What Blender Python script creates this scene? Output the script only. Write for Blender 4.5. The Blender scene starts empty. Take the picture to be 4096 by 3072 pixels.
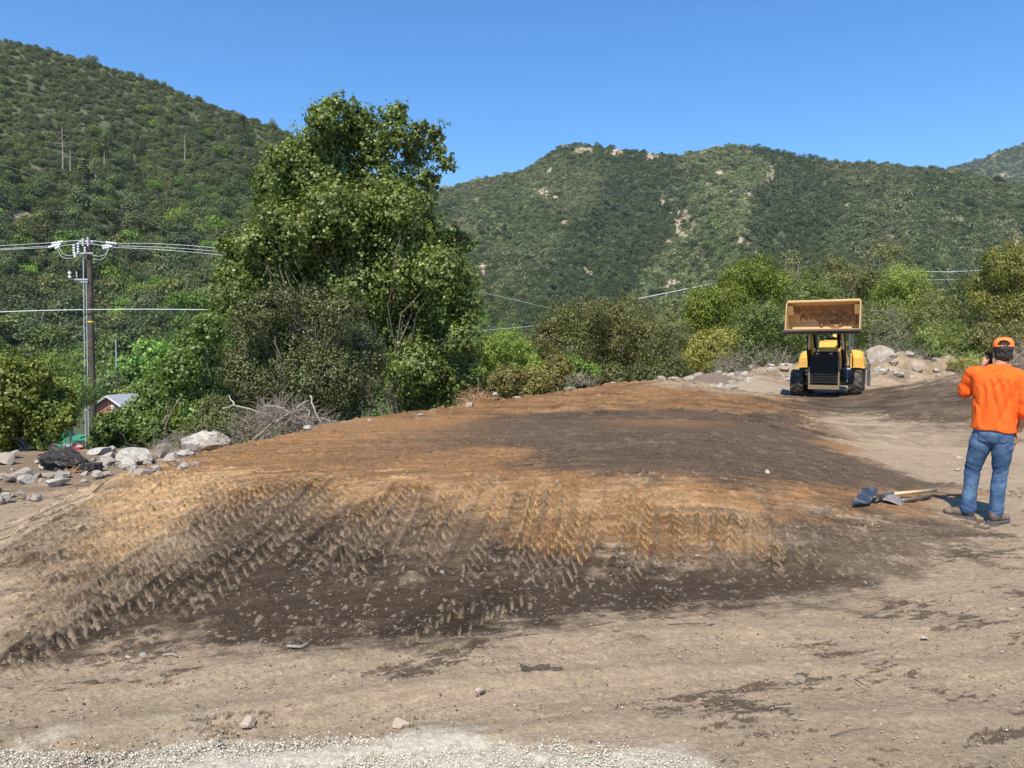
import bpy, bmesh, math, random
import numpy as np
from mathutils import Vector, Matrix, Euler, noise as mnoise

R = math.radians
scene = bpy.context.scene
COL = scene.collection

# ------------------------------------------------------------------ camera
PITCH = R(2.3); FPX = 3080.0; CAMZ = 1.6
cam_d = bpy.data.cameras.new("camera"); cam = bpy.data.objects.new("camera", cam_d); COL.objects.link(cam)
cam.location = (0, 0, CAMZ); cam.rotation_euler = (R(90) - PITCH, 0, 0)
cam_d.sensor_width = 36.0; cam_d.lens = FPX / 4096 * 36.0
cam_d.clip_start = 0.1; cam_d.clip_end = 20000
scene.camera = cam
scene.render.resolution_x = 1024; scene.render.resolution_y = 768

# ------------------------------------------------------------------ world and sun
SUN_EL = R(53); SUN_DIR = Vector((-0.27, -0.96, 0)).normalized()      # towards the sun, behind left of the camera
w = bpy.data.worlds.new("World"); scene.world = w; w.use_nodes = True
nt = w.node_tree; bg = nt.nodes["Background"]
sky = nt.nodes.new("ShaderNodeTexSky"); sky.sky_type = 'NISHITA'; sky.sun_disc = False
sky.sun_elevation = SUN_EL; sky.sun_rotation = math.atan2(SUN_DIR.x, SUN_DIR.y)
sky.air_density = 1.0; sky.dust_density = 0.2; sky.ozone_density = 5.0; sky.altitude = 700
hs = nt.nodes.new("ShaderNodeHueSaturation"); hs.inputs["Saturation"].default_value = 1.24; hs.inputs["Value"].default_value = 1.0
nt.links.new(sky.outputs[0], hs.inputs["Color"]); nt.links.new(hs.outputs[0], bg.inputs[0]); bg.inputs[1].default_value = 0.15
sun_d = bpy.data.lights.new("sun", 'SUN'); sun = bpy.data.objects.new("sun", sun_d); COL.objects.link(sun)
sun_d.energy = 4.9; sun_d.angle = R(0.53); sun_d.color = (1.0, 0.93, 0.81)
sv = Vector((SUN_DIR.x * math.cos(SUN_EL), SUN_DIR.y * math.cos(SUN_EL), math.sin(SUN_EL)))
sun.rotation_euler = sv.to_track_quat('Z', 'Y').to_euler(); sun.location = (0, 0, 50)
scene.view_settings.view_transform = 'Standard'; scene.view_settings.look = 'None'
scene.view_settings.exposure = 0.5; scene.view_settings.gamma = 1.0
scene.render.engine = 'CYCLES'

# ------------------------------------------------------------------ naming helpers
def tag(o, label=None, cat=None, group=None, kind=None):
    if label: o["label"] = label
    if cat: o["category"] = cat
    if group: o["group"] = group
    if kind: o["kind"] = kind
    return o

def empty(name, loc, rz=0.0, label=None, cat=None, group=None):
    o = bpy.data.objects.new(name, None); COL.objects.link(o)
    o.location = loc; o.rotation_euler = (0, 0, rz); o.empty_display_size = 0.2
    return tag(o, label, cat, group)

def link_mesh(name, me, mat=None, parent=None, loc=(0, 0, 0), rot=(0, 0, 0), scale=(1, 1, 1), smooth=False):
    if mat and len(me.materials) == 0: me.materials.append(mat)
    if smooth: me.polygons.foreach_set("use_smooth", np.ones(len(me.polygons), bool))
    o = bpy.data.objects.new(name, me); COL.objects.link(o)
    o.location = loc; o.rotation_euler = rot; o.scale = scale
    if parent: o.parent = parent
    return o

def np_mesh(name, V, F):
    """V (n,3), F (m,k) one polygon size"""
    me = bpy.data.meshes.new(name)
    V = np.ascontiguousarray(V, np.float32); F = np.ascontiguousarray(F, np.int32)
    m, k = F.shape
    me.vertices.add(len(V)); me.vertices.foreach_set("co", V.ravel())
    me.loops.add(m * k); me.loops.foreach_set("vertex_index", F.ravel())
    me.polygons.add(m); me.polygons.foreach_set("loop_start", np.arange(0, m * k, k, dtype=np.int32))
    me.polygons.foreach_set("loop_total", np.full(m, k, np.int32))
    me.update(calc_edges=True)
    return me

def vcol(me, name, arr, domain='POINT'):
    a = me.attributes.new(name, 'FLOAT_COLOR', domain)
    c = np.ones((len(arr), 4), np.float32); c[:, :3] = arr
    a.data.foreach_set("color", c.ravel())

# ------------------------------------------------------------------ noise
_rs = np.random.RandomState(11)
_T = _rs.rand(16, 256, 256).astype(np.float32)
def vn(x, y, s=0):
    t = _T[s % 16]
    x = x + 37.3 * s; y = y + 91.7 * s
    xi = np.floor(x).astype(np.int64); yi = np.floor(y).astype(np.int64)
    fx = x - xi; fy = y - yi
    fx = fx * fx * (3 - 2 * fx); fy = fy * fy * (3 - 2 * fy)
    x0 = xi & 255; x1 = (xi + 1) & 255; y0 = yi & 255; y1 = (yi + 1) & 255
    return (t[y0, x0] * (1 - fx) + t[y0, x1] * fx) * (1 - fy) + (t[y1, x0] * (1 - fx) + t[y1, x1] * fx) * fy
def fbm(x, y, s=0, o=4, g=0.5):
    r = 0; a = 1; n = 0
    for i in range(o):
        r = r + a * vn(x, y, s + i); n += a; a *= g
        x = x * 2.03 + 5.1; y = y * 2.03 + 1.7
    return r / n
def ss(a, b, x):
    t = np.clip((x - a) / (b - a), 0, 1); return t * t * (3 - 2 * t)

# ------------------------------------------------------------------ pixel (4096x3072) <-> world
cp, sp_ = math.cos(PITCH), math.sin(PITCH)
def ray(px, py):
    a = px - 2048.0; b = 1536.0 - py
    return np.array([a, FPX * cp + b * sp_, -FPX * sp_ + b * cp])
def at(px, py, Y):
    r = ray(px, py); k = Y / r[1]
    return Vector((r[0] * k, Y, CAMZ + r[2] * k))
def mpp(Y): return Y / FPX          # metres per photo pixel at depth Y

# ------------------------------------------------------------------ the lie of the land
EX = [-60, -14, -8, -5.4, -3.9, -2.9, -1.3, 0.35, 2.9, 10, 17, 25, 60]
EY = [13, 12.6, 12.2, 12.4, 12.2, 12.6, 16.6, 21.5, 28.5, 33.5, 33.5, 31, 30]
def mound(x, y):
    yc = np.interp(x, [-5, -3.5, -2.4, 0, 1.75, 2.9, 4.3], [7.6, 7.3, 7.0, 7.0, 7.2, 7.5, 7.7])
    yb = np.interp(x, [-5, -4, -2.5, -0.8, 0.8, 2.6, 4.3], [3.4, 3.5, 3.7, 4.4, 5.1, 5.5, 6.6])
    t = np.clip((y - yb) / (yc - yb), 0, 1.0)
    front = np.where(t < 0.75, t / 0.75 * 0.83, 0.83 + 0.17 * (1 - (1 - (t - 0.75) / 0.25) ** 2))
    front = front * ss(0, 0.18, t) * 0.35 + front * 0.65
    xl = np.interp(y, [3, 5.5, 7.4, 9, 12.5], [-3.0, -3.3, -3.45, -3.3, -2.7])
    left = ss(-1.5, 0.1, x - xl)
    xr0 = np.interp(y, [3, 7, 12, 25], [1.5, 1.5, 2.5, 5.0]); xr1 = np.interp(y, [3, 7, 12, 25], [4.5, 4.55, 6.8, 11.0])
    right = 1 - ss(0, 1, (x - xr0) / (xr1 - xr0))
    back = np.interp(y, [7, 12, 20, 30], [0.52, 0.5, 0.42, 0.3])
    return back * front * left * right
def H(x, y):
    x = np.asarray(x, float); y = np.asarray(y, float)
    ye = np.interp(x, EX, EY)
    s = (y - ye) * np.interp(x, [-3, -2.9, 2.9, 8], [1.0, 0.5, 0.55, 0.95])
    z = mound(x, y) * (1 - ss(-0.25, 0.5, s))
    z = z + 0.12 * ss(14, 26, y) * ss(4, 9, x)
    # berm behind the machine
    bh = np.interp(x, [2, 4, 8, 11, 14, 20, 26, 32], [0, 0.15, 0.35, 0.9, 1.25, 1.2, 1.0, 0.6])
    z = z + bh * np.exp(-((s + 0.8) / np.where(s < -0.8, 2.6, 2.2)) ** 2)
    # dark soil banked up on the right
    z = z + 1.15 * ss(8.5, 16.0, x - 0.15 * (y - 20)) * ss(14, 20, y) * (1 - ss(24, 30, y))
    # falls away beyond the edge
    dl = np.interp(x, [-10, 0, 8, 14], [-8.5, -8.0, -5.0, -3.0])
    z = z + dl * ss(0.3, 34, s) - 0.9 * ss(0.0, 3.0, s) * np.interp(x, [-5, -3, 6, 10], [0.25, 1, 1, 0.2])
    z = z + 0.05 * (fbm(x * 0.6, y * 0.6, 2, 3) - 0.5) + 0.5 * (fbm(x * 0.15, y * 0.15, 5, 3) - 0.5) * ss(1, 8, s)
    z = z - 0.035 * np.exp(-((x - 4.55) ** 2 + (y - 7.5) ** 2) / 1.5)
    z = z + (fbm(x * 1.1, y * 1.1, 7, 5, 0.6) - 0.5) * 0.9 * bh * np.exp(-((s + 0.8) / 2.6) ** 2)
    return z
def Hs(x, y): return float(H(np.array([x]), np.array([y]))[0])
def gnd(px, py, ymin=1.5, ymax=70):
    r = ray(px, py); Y = np.geomspace(ymin, ymax, 6000)
    k = Y / r[1]; X = r[0] * k; Z = CAMZ + r[2] * k
    d = Z - H(X, Y); i = np.argmax(d < 0)
    if not (d < 0).any(): i = len(Y) - 1
    return Vector((X[i], Y[i], H(X[i:i+1], Y[i:i+1])[0]))

# ------------------------------------------------------------------ materials
def mat_new(name):
    m = bpy.data.materials.new(name); m.use_nodes = True
    return m, m.node_tree, m.node_tree.nodes["Principled BSDF"]
def nn(nt, t, **k):
    n = nt.nodes.new(t)
    for a, b in k.items(): setattr(n, a, b)
    return n
def surf(name, col, rough=0.6, metal=0.0, var=0.15, scale=8.0, bump=0.0, bscale=40.0, dirt=None, dirt_amt=0.5, dirt_scale=3.0, spec=0.5, bdist=0.02):
    m, nt, b = mat_new(name)
    tc = nn(nt, "ShaderNodeTexCoord")
    nz = nn(nt, "ShaderNodeTexNoise"); nz.inputs["Scale"].default_value = scale; nz.inputs["Detail"].default_value = 6
    nt.links.new(tc.outputs["Object"], nz.inputs["Vector"])
    mx = nn(nt, "ShaderNodeMix", data_type='RGBA')
    c = np.array(col)
    mx.inputs[6].default_value = (*(c * (1 - var)), 1); mx.inputs[7].default_value = (*np.minimum(c * (1 + var), 1), 1)
    nt.links.new(nz.outputs["Fac"], mx.inputs[0])
    out = mx.outputs[2]
    if dirt is not None:
        n2 = nn(nt, "ShaderNodeTexNoise"); n2.inputs["Scale"].default_value = dirt_scale; n2.inputs["Detail"].default_value = 8
        n2.inputs["Roughness"].default_value = 0.65
        nt.links.new(tc.outputs["Object"], n2.inputs["Vector"])
        rp = nn(nt, "ShaderNodeMapRange"); rp.inputs[1].default_value = 0.62 - dirt_amt * 0.35; rp.inputs[2].default_value = 0.72 - dirt_amt * 0.2
        nt.links.new(n2.outputs["Fac"], rp.inputs[0])
        m2 = nn(nt, "ShaderNodeMix", data_type='RGBA'); m2.inputs[7].default_value = (*dirt, 1)
        nt.links.new(out, m2.inputs[6]); nt.links.new(rp.outputs[0], m2.inputs[0]); out = m2.outputs[2]
    nt.links.new(out, b.inputs["Base Color"])
    b.inputs["Roughness"].default_value = rough; b.inputs["Metallic"].default_value = metal
    b.inputs["Specular IOR Level"].default_value = spec
    if bump:
        n3 = nn(nt, "ShaderNodeTexNoise"); n3.inputs["Scale"].default_value = bscale; n3.inputs["Detail"].default_value = 6
        nt.links.new(tc.outputs["Object"], n3.inputs["Vector"])
        bp = nn(nt, "ShaderNodeBump"); bp.inputs["Strength"].default_value = bump; bp.inputs["Distance"].default_value = bdist
        nt.links.new(n3.outputs["Fac"], bp.inputs["Height"]); nt.links.new(bp.outputs[0], b.inputs["Normal"])
    return m
def leafmat(name, cols, trans=0.3, rough=0.45, inst=False):
    """leaf colour varies leaf by leaf (cols: 3 colours)"""
    m, nt, b = mat_new(name)
    ge = nn(nt, "ShaderNodeNewGeometry")
    rp = nn(nt, "ShaderNodeValToRGB")
    e = rp.color_ramp.elements; e[0].position = 0.0; e[1].position = 1.0
    e[0].color = (*cols[0], 1); e[1].color = (*cols[2], 1)
    k = e.new(0.55); k.color = (*cols[1], 1)
    nt.links.new(ge.outputs["Random Per Island"], rp.inputs[0])
    out = rp.outputs[0]
    if inst:
        at_ = nn(nt, "ShaderNodeAttribute", attribute_type='INSTANCER', attribute_name="tint")
        mu = nn(nt, "ShaderNodeMix", data_type='RGBA', blend_type='MULTIPLY'); mu.inputs[0].default_value = 1
        nt.links.new(out, mu.inputs[6]); nt.links.new(at_.outputs["Color"], mu.inputs[7]); out = mu.outputs[2]
    else:
        tc = nn(nt, "ShaderNodeTexCoord")
        nz = nn(nt, "ShaderNodeTexNoise"); nz.inputs["Scale"].default_value = 0.8; nz.inputs["Detail"].default_value = 3
        nt.links.new(tc.outputs["Object"], nz.inputs["Vector"])
        mr = nn(nt, "ShaderNodeMapRange"); mr.inputs[1].default_value = 0.3; mr.inputs[2].default_value = 0.7; mr.inputs[3].default_value = 0.75; mr.inputs[4].default_value = 1.3
        nt.links.new(nz.outputs["Fac"], mr.inputs[0])
        mu = nn(nt, "ShaderNodeMix", data_type='RGBA', blend_type='MULTIPLY'); mu.inputs[0].default_value = 1
        nt.links.new(out, mu.inputs[6]); nt.links.new(mr.outputs[0], mu.inputs[7]); out = mu.outputs[2]
    nt.links.new(out, b.inputs["Base Color"]); b.inputs["Roughness"].default_value = rough
    b.inputs["Specular IOR Level"].default_value = 0.35
    tr = nn(nt, "ShaderNodeBsdfTranslucent")
    g = nn(nt, "ShaderNodeMix", data_type='RGBA', blend_type='MULTIPLY'); g.inputs[0].default_value = 1; g.inputs[7].default_value = (1.5, 1.5, 0.6, 1)
    nt.links.new(out, g.inputs[6]); nt.links.new(g.outputs[2], tr.inputs[0])
    ms = nn(nt, "ShaderNodeMixShader"); ms.inputs[0].default_value = trans
    nt.links.new(b.outputs[0], ms.inputs[1]); nt.links.new(tr.outputs[0], ms.inputs[2])
    nt.links.new(ms.outputs[0], nt.nodes["Material Output"].inputs["Surface"])
    return m

# ------------------------------------------------------------------ ground sheet
TAN = np.array([0.362, 0.270, 0.176]); DARK = np.array([0.069, 0.046, 0.029]); ORANGE = np.array([0.275, 0.148, 0.064])
SAND = np.array([0.56, 0.355, 0.178]); WHITE = np.array([0.60, 0.53, 0.41]); PALE = np.array([0.37, 0.285, 0.21])
PLATD = np.array([0.100, 0.070, 0.047]); LITTER = np.array([0.10, 0.085, 0.055])

def inpoly(X, Y, P):
    ins = np.zeros(X.shape, bool); n = len(P); d2 = np.full(X.shape, 1e9)
    for i in range(n):
        x0, y0 = P[i]; x1, y1 = P[(i + 1) % n]
        c = ((y0 > Y) != (y1 > Y)) & (X < (x1 - x0) * (Y - y0) / (y1 - y0 + 1e-12) + x0)
        ins ^= c
        dx, dy = x1 - x0, y1 - y0; L = dx * dx + dy * dy + 1e-9
        t = np.clip(((X - x0) * dx + (Y - y0) * dy) / L, 0, 1)
        d2 = np.minimum(d2, (X - x0 - t * dx) ** 2 + (Y - y0 - t * dy) ** 2)
    d = np.sqrt(d2); return np.where(ins, d, -d)
def zone(X, Y, pix, soft=0.25, namp=0.5, s=3, fr=2.2, ax=1.0):
    P = [(lambda v: (v.x, v.y))(gnd(*p)) for p in pix]
    pa = np.array(P); mg = 1.2 + 0.15 * pa[:, 1].max()
    m = (Y < 45) & (X > pa[:, 0].min() - mg) & (X < pa[:, 0].max() + mg) & (Y > pa[:, 1].min() - mg) & (Y < pa[:, 1].max() + mg)
    out = np.zeros(X.shape)
    x = X[m]; y = Y[m]
    d = inpoly(x, y, P) / (0.4 + 0.09 * y)
    n = fbm(x * fr * ax, y * fr, s, 4, 0.62) - 0.5
    ca, sa = math.cos(0.28), math.sin(0.28)
    n = n + 0.75 * (fbm((x * ca + y * sa) * 4.5, (-x * sa + y * ca) * 17, s + 5, 4, 0.7) - 0.5)
    out[m] = ss(-soft, soft, d + n * namp * 2)
    return out

TRACKS = [([(700, 1872), (365, 2080), (20, 2290)], .6), ([(830, 1890), (450, 2140), (70, 2395)], .6), ([(945, 1920), (505, 2240), (60, 2575)], .75), ([(1060, 1930), (640, 2240), (200, 2600)], .7), ([(1190, 1910), (850, 2220), (560, 2470)], .6), ([(1330, 1910), (1010, 2240), (720, 2470)], .5), ([(1560, 1960), (1430, 2130), (1290, 2320)], .6), ([(2180, 1950), (2150, 2130), (2070, 2300)], .5), ([(2530, 1970), (2500, 2150)], .5), ([(2860, 2030), (2845, 2230)], .6), ([(3000, 2040), (2990, 2260)], .5), ([(3140, 2060), (3170, 2300)], .5), ([(2300, 2010), (2270, 2150), (2180, 2330)], .5), ([(648, 1862), (330, 2050), (0, 2250)], .9), ([(759, 1880), (400, 2110), (40, 2330)], 1), ([(889, 1905), (500, 2170), (110, 2460)], .9),
 ([(1000, 1940), (510, 2310), (20, 2690)], 1), ([(1110, 1910), (760, 2200), (420, 2500)], .8), ([(1280, 1905), (940, 2240), (640, 2480)], .8),
 ([(1380, 1940), (1080, 2260)], .55), ([(1480, 1990), (1340, 2140), (1204, 2318)], 1), ([(1648, 1925), (1520, 2100), (1370, 2337)], .9), ([(1762, 1960), (1640, 2240)], 1), ([(1880, 1920), (1760, 2130), (1640, 2330)], .8),
 ([(2000, 1930), (1930, 2120), (1830, 2330)], .7), ([(2125, 1945), (2085, 2154), (2010, 2300)], 1), ([(2240, 1940), (2215, 2140), (2130, 2330)], .7), ([(2360, 2020), (2322, 2180), (2215, 2350)], .9), ([(2470, 1960), (2450, 2170)], .7), ([(2582, 2000), (2545, 2180), (2480, 2350)], 1), ([(2691, 2020), (2670, 2290)], .85), ([(2800, 2000), (2785, 2200)], .8), ([(2933, 2040), (2912, 2250)], .9),
 ([(3067, 2062), (3095, 2310)], .8), ([(3210, 2060), (3250, 2260)], .6), ([(3363, 2055), (3406, 2260)], .6), ([(3520, 2080), (3590, 2280)], .5), ([(2084, 2370), (1881, 2480), (1700, 2570)], .75), ([(1900, 2400), (1700, 2500), (1500, 2620)], .55), ([(2660, 2360), (2600, 2450)], .5),
 ([(250, 2450), (60, 2590), (-150, 2730)], .6), ([(620, 2500), (380, 2640)], .35), ([(1300, 2420), (1100, 2560)], .35)]

def build_ground():
    rows = [1.2]
    while rows[-1] < 3500:
        y = rows[-1]; rows.append(y * (1.0045 if y < 3.4 else 1.0017 if y < 7.4 else 1.0045 if y < 40 else 1.04))
    ys = np.array(rows); u = np.linspace(-1, 1, 1841)
    U, Yg = np.meshgrid(np.sign(u) * (np.abs(u) ** 1.12), ys)
    X = U * (Yg * 1.0 + 1.6)
    # columns follow the view fan but are real world points
    Z = H(X, Yg)
    near = Yg < 46
    x = X[near]; y = Yg[near]; z = Z[near]
    # tyre tracks pressed into the front slope
    tp = np.zeros(x.shape); ph = np.zeros(x.shape); darkened = np.zeros(x.shape)
    yc = np.interp(x, [-5, -3.5, -2.4, 0, 1.75, 2.9, 4.3], [7.6, 7.3, 7.0, 7.0, 7.2, 7.5, 7.7])
    rng = np.random.RandomState(5)
    wobx = 0.030 * (fbm(x * 5, y * 5, 9, 3) - 0.5); jagn = fbm(x * 26, y * 26, 3, 2) - 0.5; rough = ss(0.30, 0.60, fbm(x * 9, y * 9, 3, 4) + 0.12)
    for k, (pts, stg) in enumerate(TRACKS):
        W_ = [gnd(*p) for p in pts]
        W_ = np.array([(q.x, q.y) for q in W_])[::-1]            # from the foot up
        lo = W_.min(0) - 0.4; hi = W_.max(0) + 0.4
        box = np.where((x > lo[0]) & (x < hi[0]) & (y > lo[1]) & (y < hi[1]))[0]
        xb = x[box]; yb_ = y[box]
        best = np.full(xb.shape, 9.0); sl = np.zeros(xb.shape); acc = 0.0; tot = np.hypot(*np.diff(W_, axis=0).T).sum()
        for (ax, ay), (bx, by) in zip(W_[:-1], W_[1:]):
            dx, dy = bx - ax, by - ay; L = math.hypot(dx, dy); t = ((xb - ax) * dx + (yb_ - ay) * dy) / L
            tc = np.clip(t, 0, L); dd = ((xb - ax) * dy - (yb_ - ay) * dx) / L
            far = np.hypot(xb - ax - dx / L * tc, yb_ - ay - dy / L * tc)
            m = far < np.abs(best) + 1e-6
            best = np.where(m, np.where(np.abs(dd) > 1e-4, np.sign(dd) * far, far), best); sl = np.where(m, acc + t, sl); acc += L
        w = 0.132
        kk = float(np.interp(pts[0][0], [700, 1300, 2050], [0.55, 0.8, 1.4])); ln = float(np.interp(pts[0][0], [700, 2050], [0.14, 0.0]))
        uu = (best + 0.6 * wobx[box] + 0.015 * np.sin(sl * 3 + k)) / w; au = np.abs(uu); side = uu > 0
        end = ss(-0.1, 0.35, sl) * (1 - ss(tot - 0.25, tot + 0.15, sl)) * min(1.0, stg * 1.1) * (0.66 + 0.34 * ss(0.25, 0.45, vn(xb * 1.3 + k * 3.3, yb_ * 1.5, 6)))
        pitch = float(np.interp(pts[0][0], [900, 1500, 2050], [0.084, 0.092, 0.108]))
        v = (sl + au * w * np.where(side, kk, kk * 0.5) + np.where(side, 0, 0.05) + 0.5 * wobx[box]) / pitch + rng.rand()
        f = v - np.floor(v)
        cell = vn(np.floor(v) * 7.7 + k * 3.1, side * 5.3 + k, 2)
        lw = np.where(side, 0.20, 0.13 + 0.4 * ln) * (0.65 + 0.6 * cell)
        jg = jagn[box]
        e_ = lw - np.abs(f - 0.5 + jg * 0.10)
        lug = ss(-0.015, 0.035, e_) * ss(0.10, 0.17, au + jg * 0.1) * (1 - ss(0.62 + ln, 0.74 + ln, au + jg * 0.2 - 0.15 * cell)) * end
        tp[box] = np.maximum(tp[box], lug * np.where(side, 1, 0.5 + 2.6 * ln) * (0.6 + 0.4 * rough[box]))
        spine = np.exp(-((uu + 0.0) / 0.13) ** 2) * end * (stg > 0.85) * ss(0.45, 0.6, vn(xb * 30, yb_ * 30, 4))
        tp[box] = np.maximum(tp[box], spine * 0.55)
        inn = ss(1.25, 0.95, au)
        darkened[box] = np.maximum(darkened[box], inn * end * (1 - lug))  # mask of the trough shade between lugs, applied as darker colour below
        rim = ss(-0.14, -0.03, e_) * ss(0.02, -0.03, e_) * ss(0.05, 0.2, au) * (1 - ss(0.7, 0.85, au))
        ph[box] += inn * end * (0.020 * ss(0.25, 0.0, au) + 0.018 * ss(0.75, 1.0, au)) - lug * 0.034 + rim * end * 0.012
    # general roughness of worked soil
    rgh = (fbm(x * 7, y * 7, 1, 5, 0.6) - 0.5) * 0.045 + (fbm(x * 2.1, y * 2.1, 8, 3) - 0.5) * 0.05
    moundm = ss(0.04, 0.2, mound(x, y))
    plateau = moundm * ss(-0.2, 0.4, y - yc)
    smooth = 0.45 + 0.55 * moundm * (1 - plateau)
    an = np.interp(x, [-4, -1, 2], [0.85, 0.5, 0.28]); ca, sa = np.cos(an), np.sin(an); xr = x * ca + y * sa; yr = -x * sa + y * ca
    streak = fbm(xr * 2.2, yr * 15, 7, 4, 0.62) - 0.5
    rgh = rgh + streak * 0.030 * (0.5 + 0.5 * moundm * (1 - plateau))
    clod = ss(0.62, 0.8, fbm(x * 13, y * 13, 12, 3)) * 0.022 + ss(0.60, 0.8, fbm(x * 3.1, y * 3.1, 2, 4, 0.6)) * 0.07 * ss(10, 16, y)
    # shallow wheel ruts curving over the flat ground in front and to the right
    ruts = np.zeros(x.shape)
    for (cx0, cy0, rr) in ((9.5, 1.2, 4.6), (9.2, 1.0, 5.6), (2.0, -9.0, 12.6), (2.6, -9.2, 13.4), (12, 12, 5.0)):
        dr = np.abs(np.hypot(x - cx0, y - cy0) - rr)
        ruts -= 0.018 * np.exp(-(dr / 0.16) ** 2) - 0.012 * np.exp(-((dr - 0.26) / 0.08) ** 2)
    Z[near] = z + ph + rgh * smooth * (0.45 + 0.55 * (y < 20)) * (1 - 0.62 * moundm * (1 - plateau)) + clod * (0.4 + 0.6 * moundm) + ruts * (1 - moundm)
    # colours ------------------------------------------------------
    C = np.empty(X.shape + (3,)); C[:] = TAN
    n0 = Yg < 12
    def put(mask, col):
        nonlocal C
        C = C * (1 - mask[..., None]) + np.asarray(col) * mask[..., None]
    big = fbm(X * 0.35, Yg * 0.35, 6, 4); C *= (0.86 + 0.28 * big)[..., None]
    # fine mottling of the bare ground
    pebbly = ss(0.55, 0.75, fbm(X * 11, Yg * 11, 2, 3)); C = C * (1 + 0.10 * pebbly[..., None] * (Yg < 14)[..., None])
    # dark soil flecks, drawn out along the wheel direction
    ca, sa = math.cos(0.30), math.sin(0.30)
    XR = X * ca + Yg * sa; YR = -X * sa + Yg * ca
    area = fbm(X * 0.5 + 3, Yg * 0.9, 13, 3)
    band = np.exp(-((YR - np.interp(XR, [-3, 0, 2, 4, 7], [2.6, 2.75, 2.35, 1.6, 0.6])) / 0.42) ** 2)
    nf = Yg < 11; X1 = XR[nf]; Y1 = YR[nf]
    st = np.zeros(X.shape); st[nf] = 0.5 * fbm(X1 * 11, Y1 * 30, 5, 5, 0.78) + 0.5 * fbm(X1 * 2.2, Y1 * 6.0, 12, 3)
    fl = ss(0.57, 0.595, st + 0.26 * (area - 0.5) + 0.05 * band + 0.06 * (fbm(X * 30, Yg * 30, 2, 2) - 0.5)) * (Yg < 9.5)
    put(fl * 0.8, DARK * 1.15)
    zo = zone(X, Yg, [(480, 1990), (620, 1860), (950, 1760), (1300, 1700), (1800, 1612), (2100, 1575), (2350, 1540), (2650, 1550), (2950, 1580), (3220, 1600), (3260, 1640), (3250, 1690), (3500, 1900), (3850, 1975), (3750, 2040), (3350, 2060), (3080, 2120), (3120, 2210), (2950, 2240), (2560, 2220), (2150, 2180), (1820, 2100), (1500, 2050), (1150, 2010), (900, 2060), (700, 1980)], 0.28, 0.45, 3, 3.0)
    put(zo, ORANGE)
    zsa = zone(X, Yg, [(420, 1920), (640, 1880), (930, 1885), (1010, 1950), (820, 2080), (640, 2150), (470, 2190), (330, 2150), (400, 2030)], 0.35, 0.35, 4, 2.0)
    zsl = zone(X, Yg, [(400, 2150), (640, 2150), (560, 2280), (330, 2400), (100, 2520), (0, 2530), (0, 2330), (250, 2200)], 0.4, 0.5, 4, 2.0)
    put(zsl * 0.35, SAND * 0.55); put(zsa, SAND * 0.92)
    zsb = zone(X, Yg, [(1250, 1940), (2000, 1960), (2700, 1990), (3050, 2070), (2950, 2150), (2500, 2110), (2000, 2080), (1500, 2020)], 0.3, 0.9, 8, 3.0)
    put(zsb * 0.55, SAND * 0.85)
    zm = zone(X, Yg, [(1000, 1960), (1300, 1985), (1650, 2040), (2000, 2130), (2150, 2230), (1900, 2330), (1300, 2350), (700, 2380), (520, 2400), (760, 2180)], 0.35, 0.55, 6, 3.0)
    put(zm * 0.82, np.array([0.125, 0.082, 0.050]))
    zd = zone(X, Yg, [(900, 2130), (1120, 2130), (1350, 2190), (1600, 2250), (1900, 2260), (2150, 2250), (2600, 2250), (3050, 2250), (3420, 2270), (3560, 2330), (3300, 2390), (2900, 2430), (2500, 2480), (2100, 2520), (1700, 2565), (1250, 2610), (800, 2600), (450, 2580), (200, 2600), (-100, 2720), (-300, 2800), (-300, 2740), (-60, 2640), (260, 2490), (480, 2350), (700, 2240)], 0.30, 0.42, 11, 3.6)
    put(zd * 0.97, DARK * 0.84)
    zd2 = zone(X, Yg, [(3180, 2060), (3500, 2040), (3800, 2060), (3950, 2130), (3880, 2240), (3600, 2340), (3300, 2400), (2900, 2420), (3050, 2200)], 0.3, 0.7, 9, 4.2)
    put(zd2 * 0.72, DARK * 1.35)
    # flank at the far left stays greyer
    zpl = zone(X, Yg, [(1230, 1840), (1480, 1760), (1800, 1700), (2080, 1655), (2450, 1640), (2900, 1650), (3210, 1650), (3240, 1710), (3330, 1790), (3500, 1860), (3820, 1945), (3650, 1975), (3300, 1950), (2900, 1925), (2600, 1905), (2350, 1890), (2180, 1895), (2060, 1860), (2120, 1800), (1900, 1790), (1650, 1830), (1420, 1870)], 0.20, 0.34, 10, 2.2)
    put(zpl * (0.28 + 0.65 * ss(-1.8, 0.3, X)), PLATD)
    zpo = zone(X, Yg, [(2400, 1680), (2700, 1675), (2950, 1690), (2800, 1710), (2500, 1705)], 0.25, 0.5, 2, 2.5, 0.4)
    put(zpo * 0.6, ORANGE * 0.8)
    # dark damp soil round and to the right of the machine
    zr = zone(X, Yg, [(3080, 1592), (3200, 1560), (3500, 1555), (3700, 1540), (3780, 1520), (3850, 1490), (4300, 1440), (4500, 1640), (4096, 1690), (3750, 1690), (3420, 1660), (3150, 1640)], 0.25, 0.7, 12, 1.6)
    put(zr * 0.85, DARK * 1.25)
    zl = zone(X, Yg, [(-200, 1800), (650, 1800), (560, 1900), (380, 1930), (150, 1960), (-200, 2080)], 0.5, 0.9, 12, 2.5)
    put(zl * 0.55, DARK * 1.6)
    bk = np.zeros(X.shape); m2 = (Yg > 13) & (Yg < 46); bk[m2] = fbm(X[m2] * 1.8, Yg[m2] * 1.8, 4, 5, 0.65)
    C = np.where(m2[..., None], C * (0.80 + 1.4 * (bk - 0.5))[..., None], C)
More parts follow.
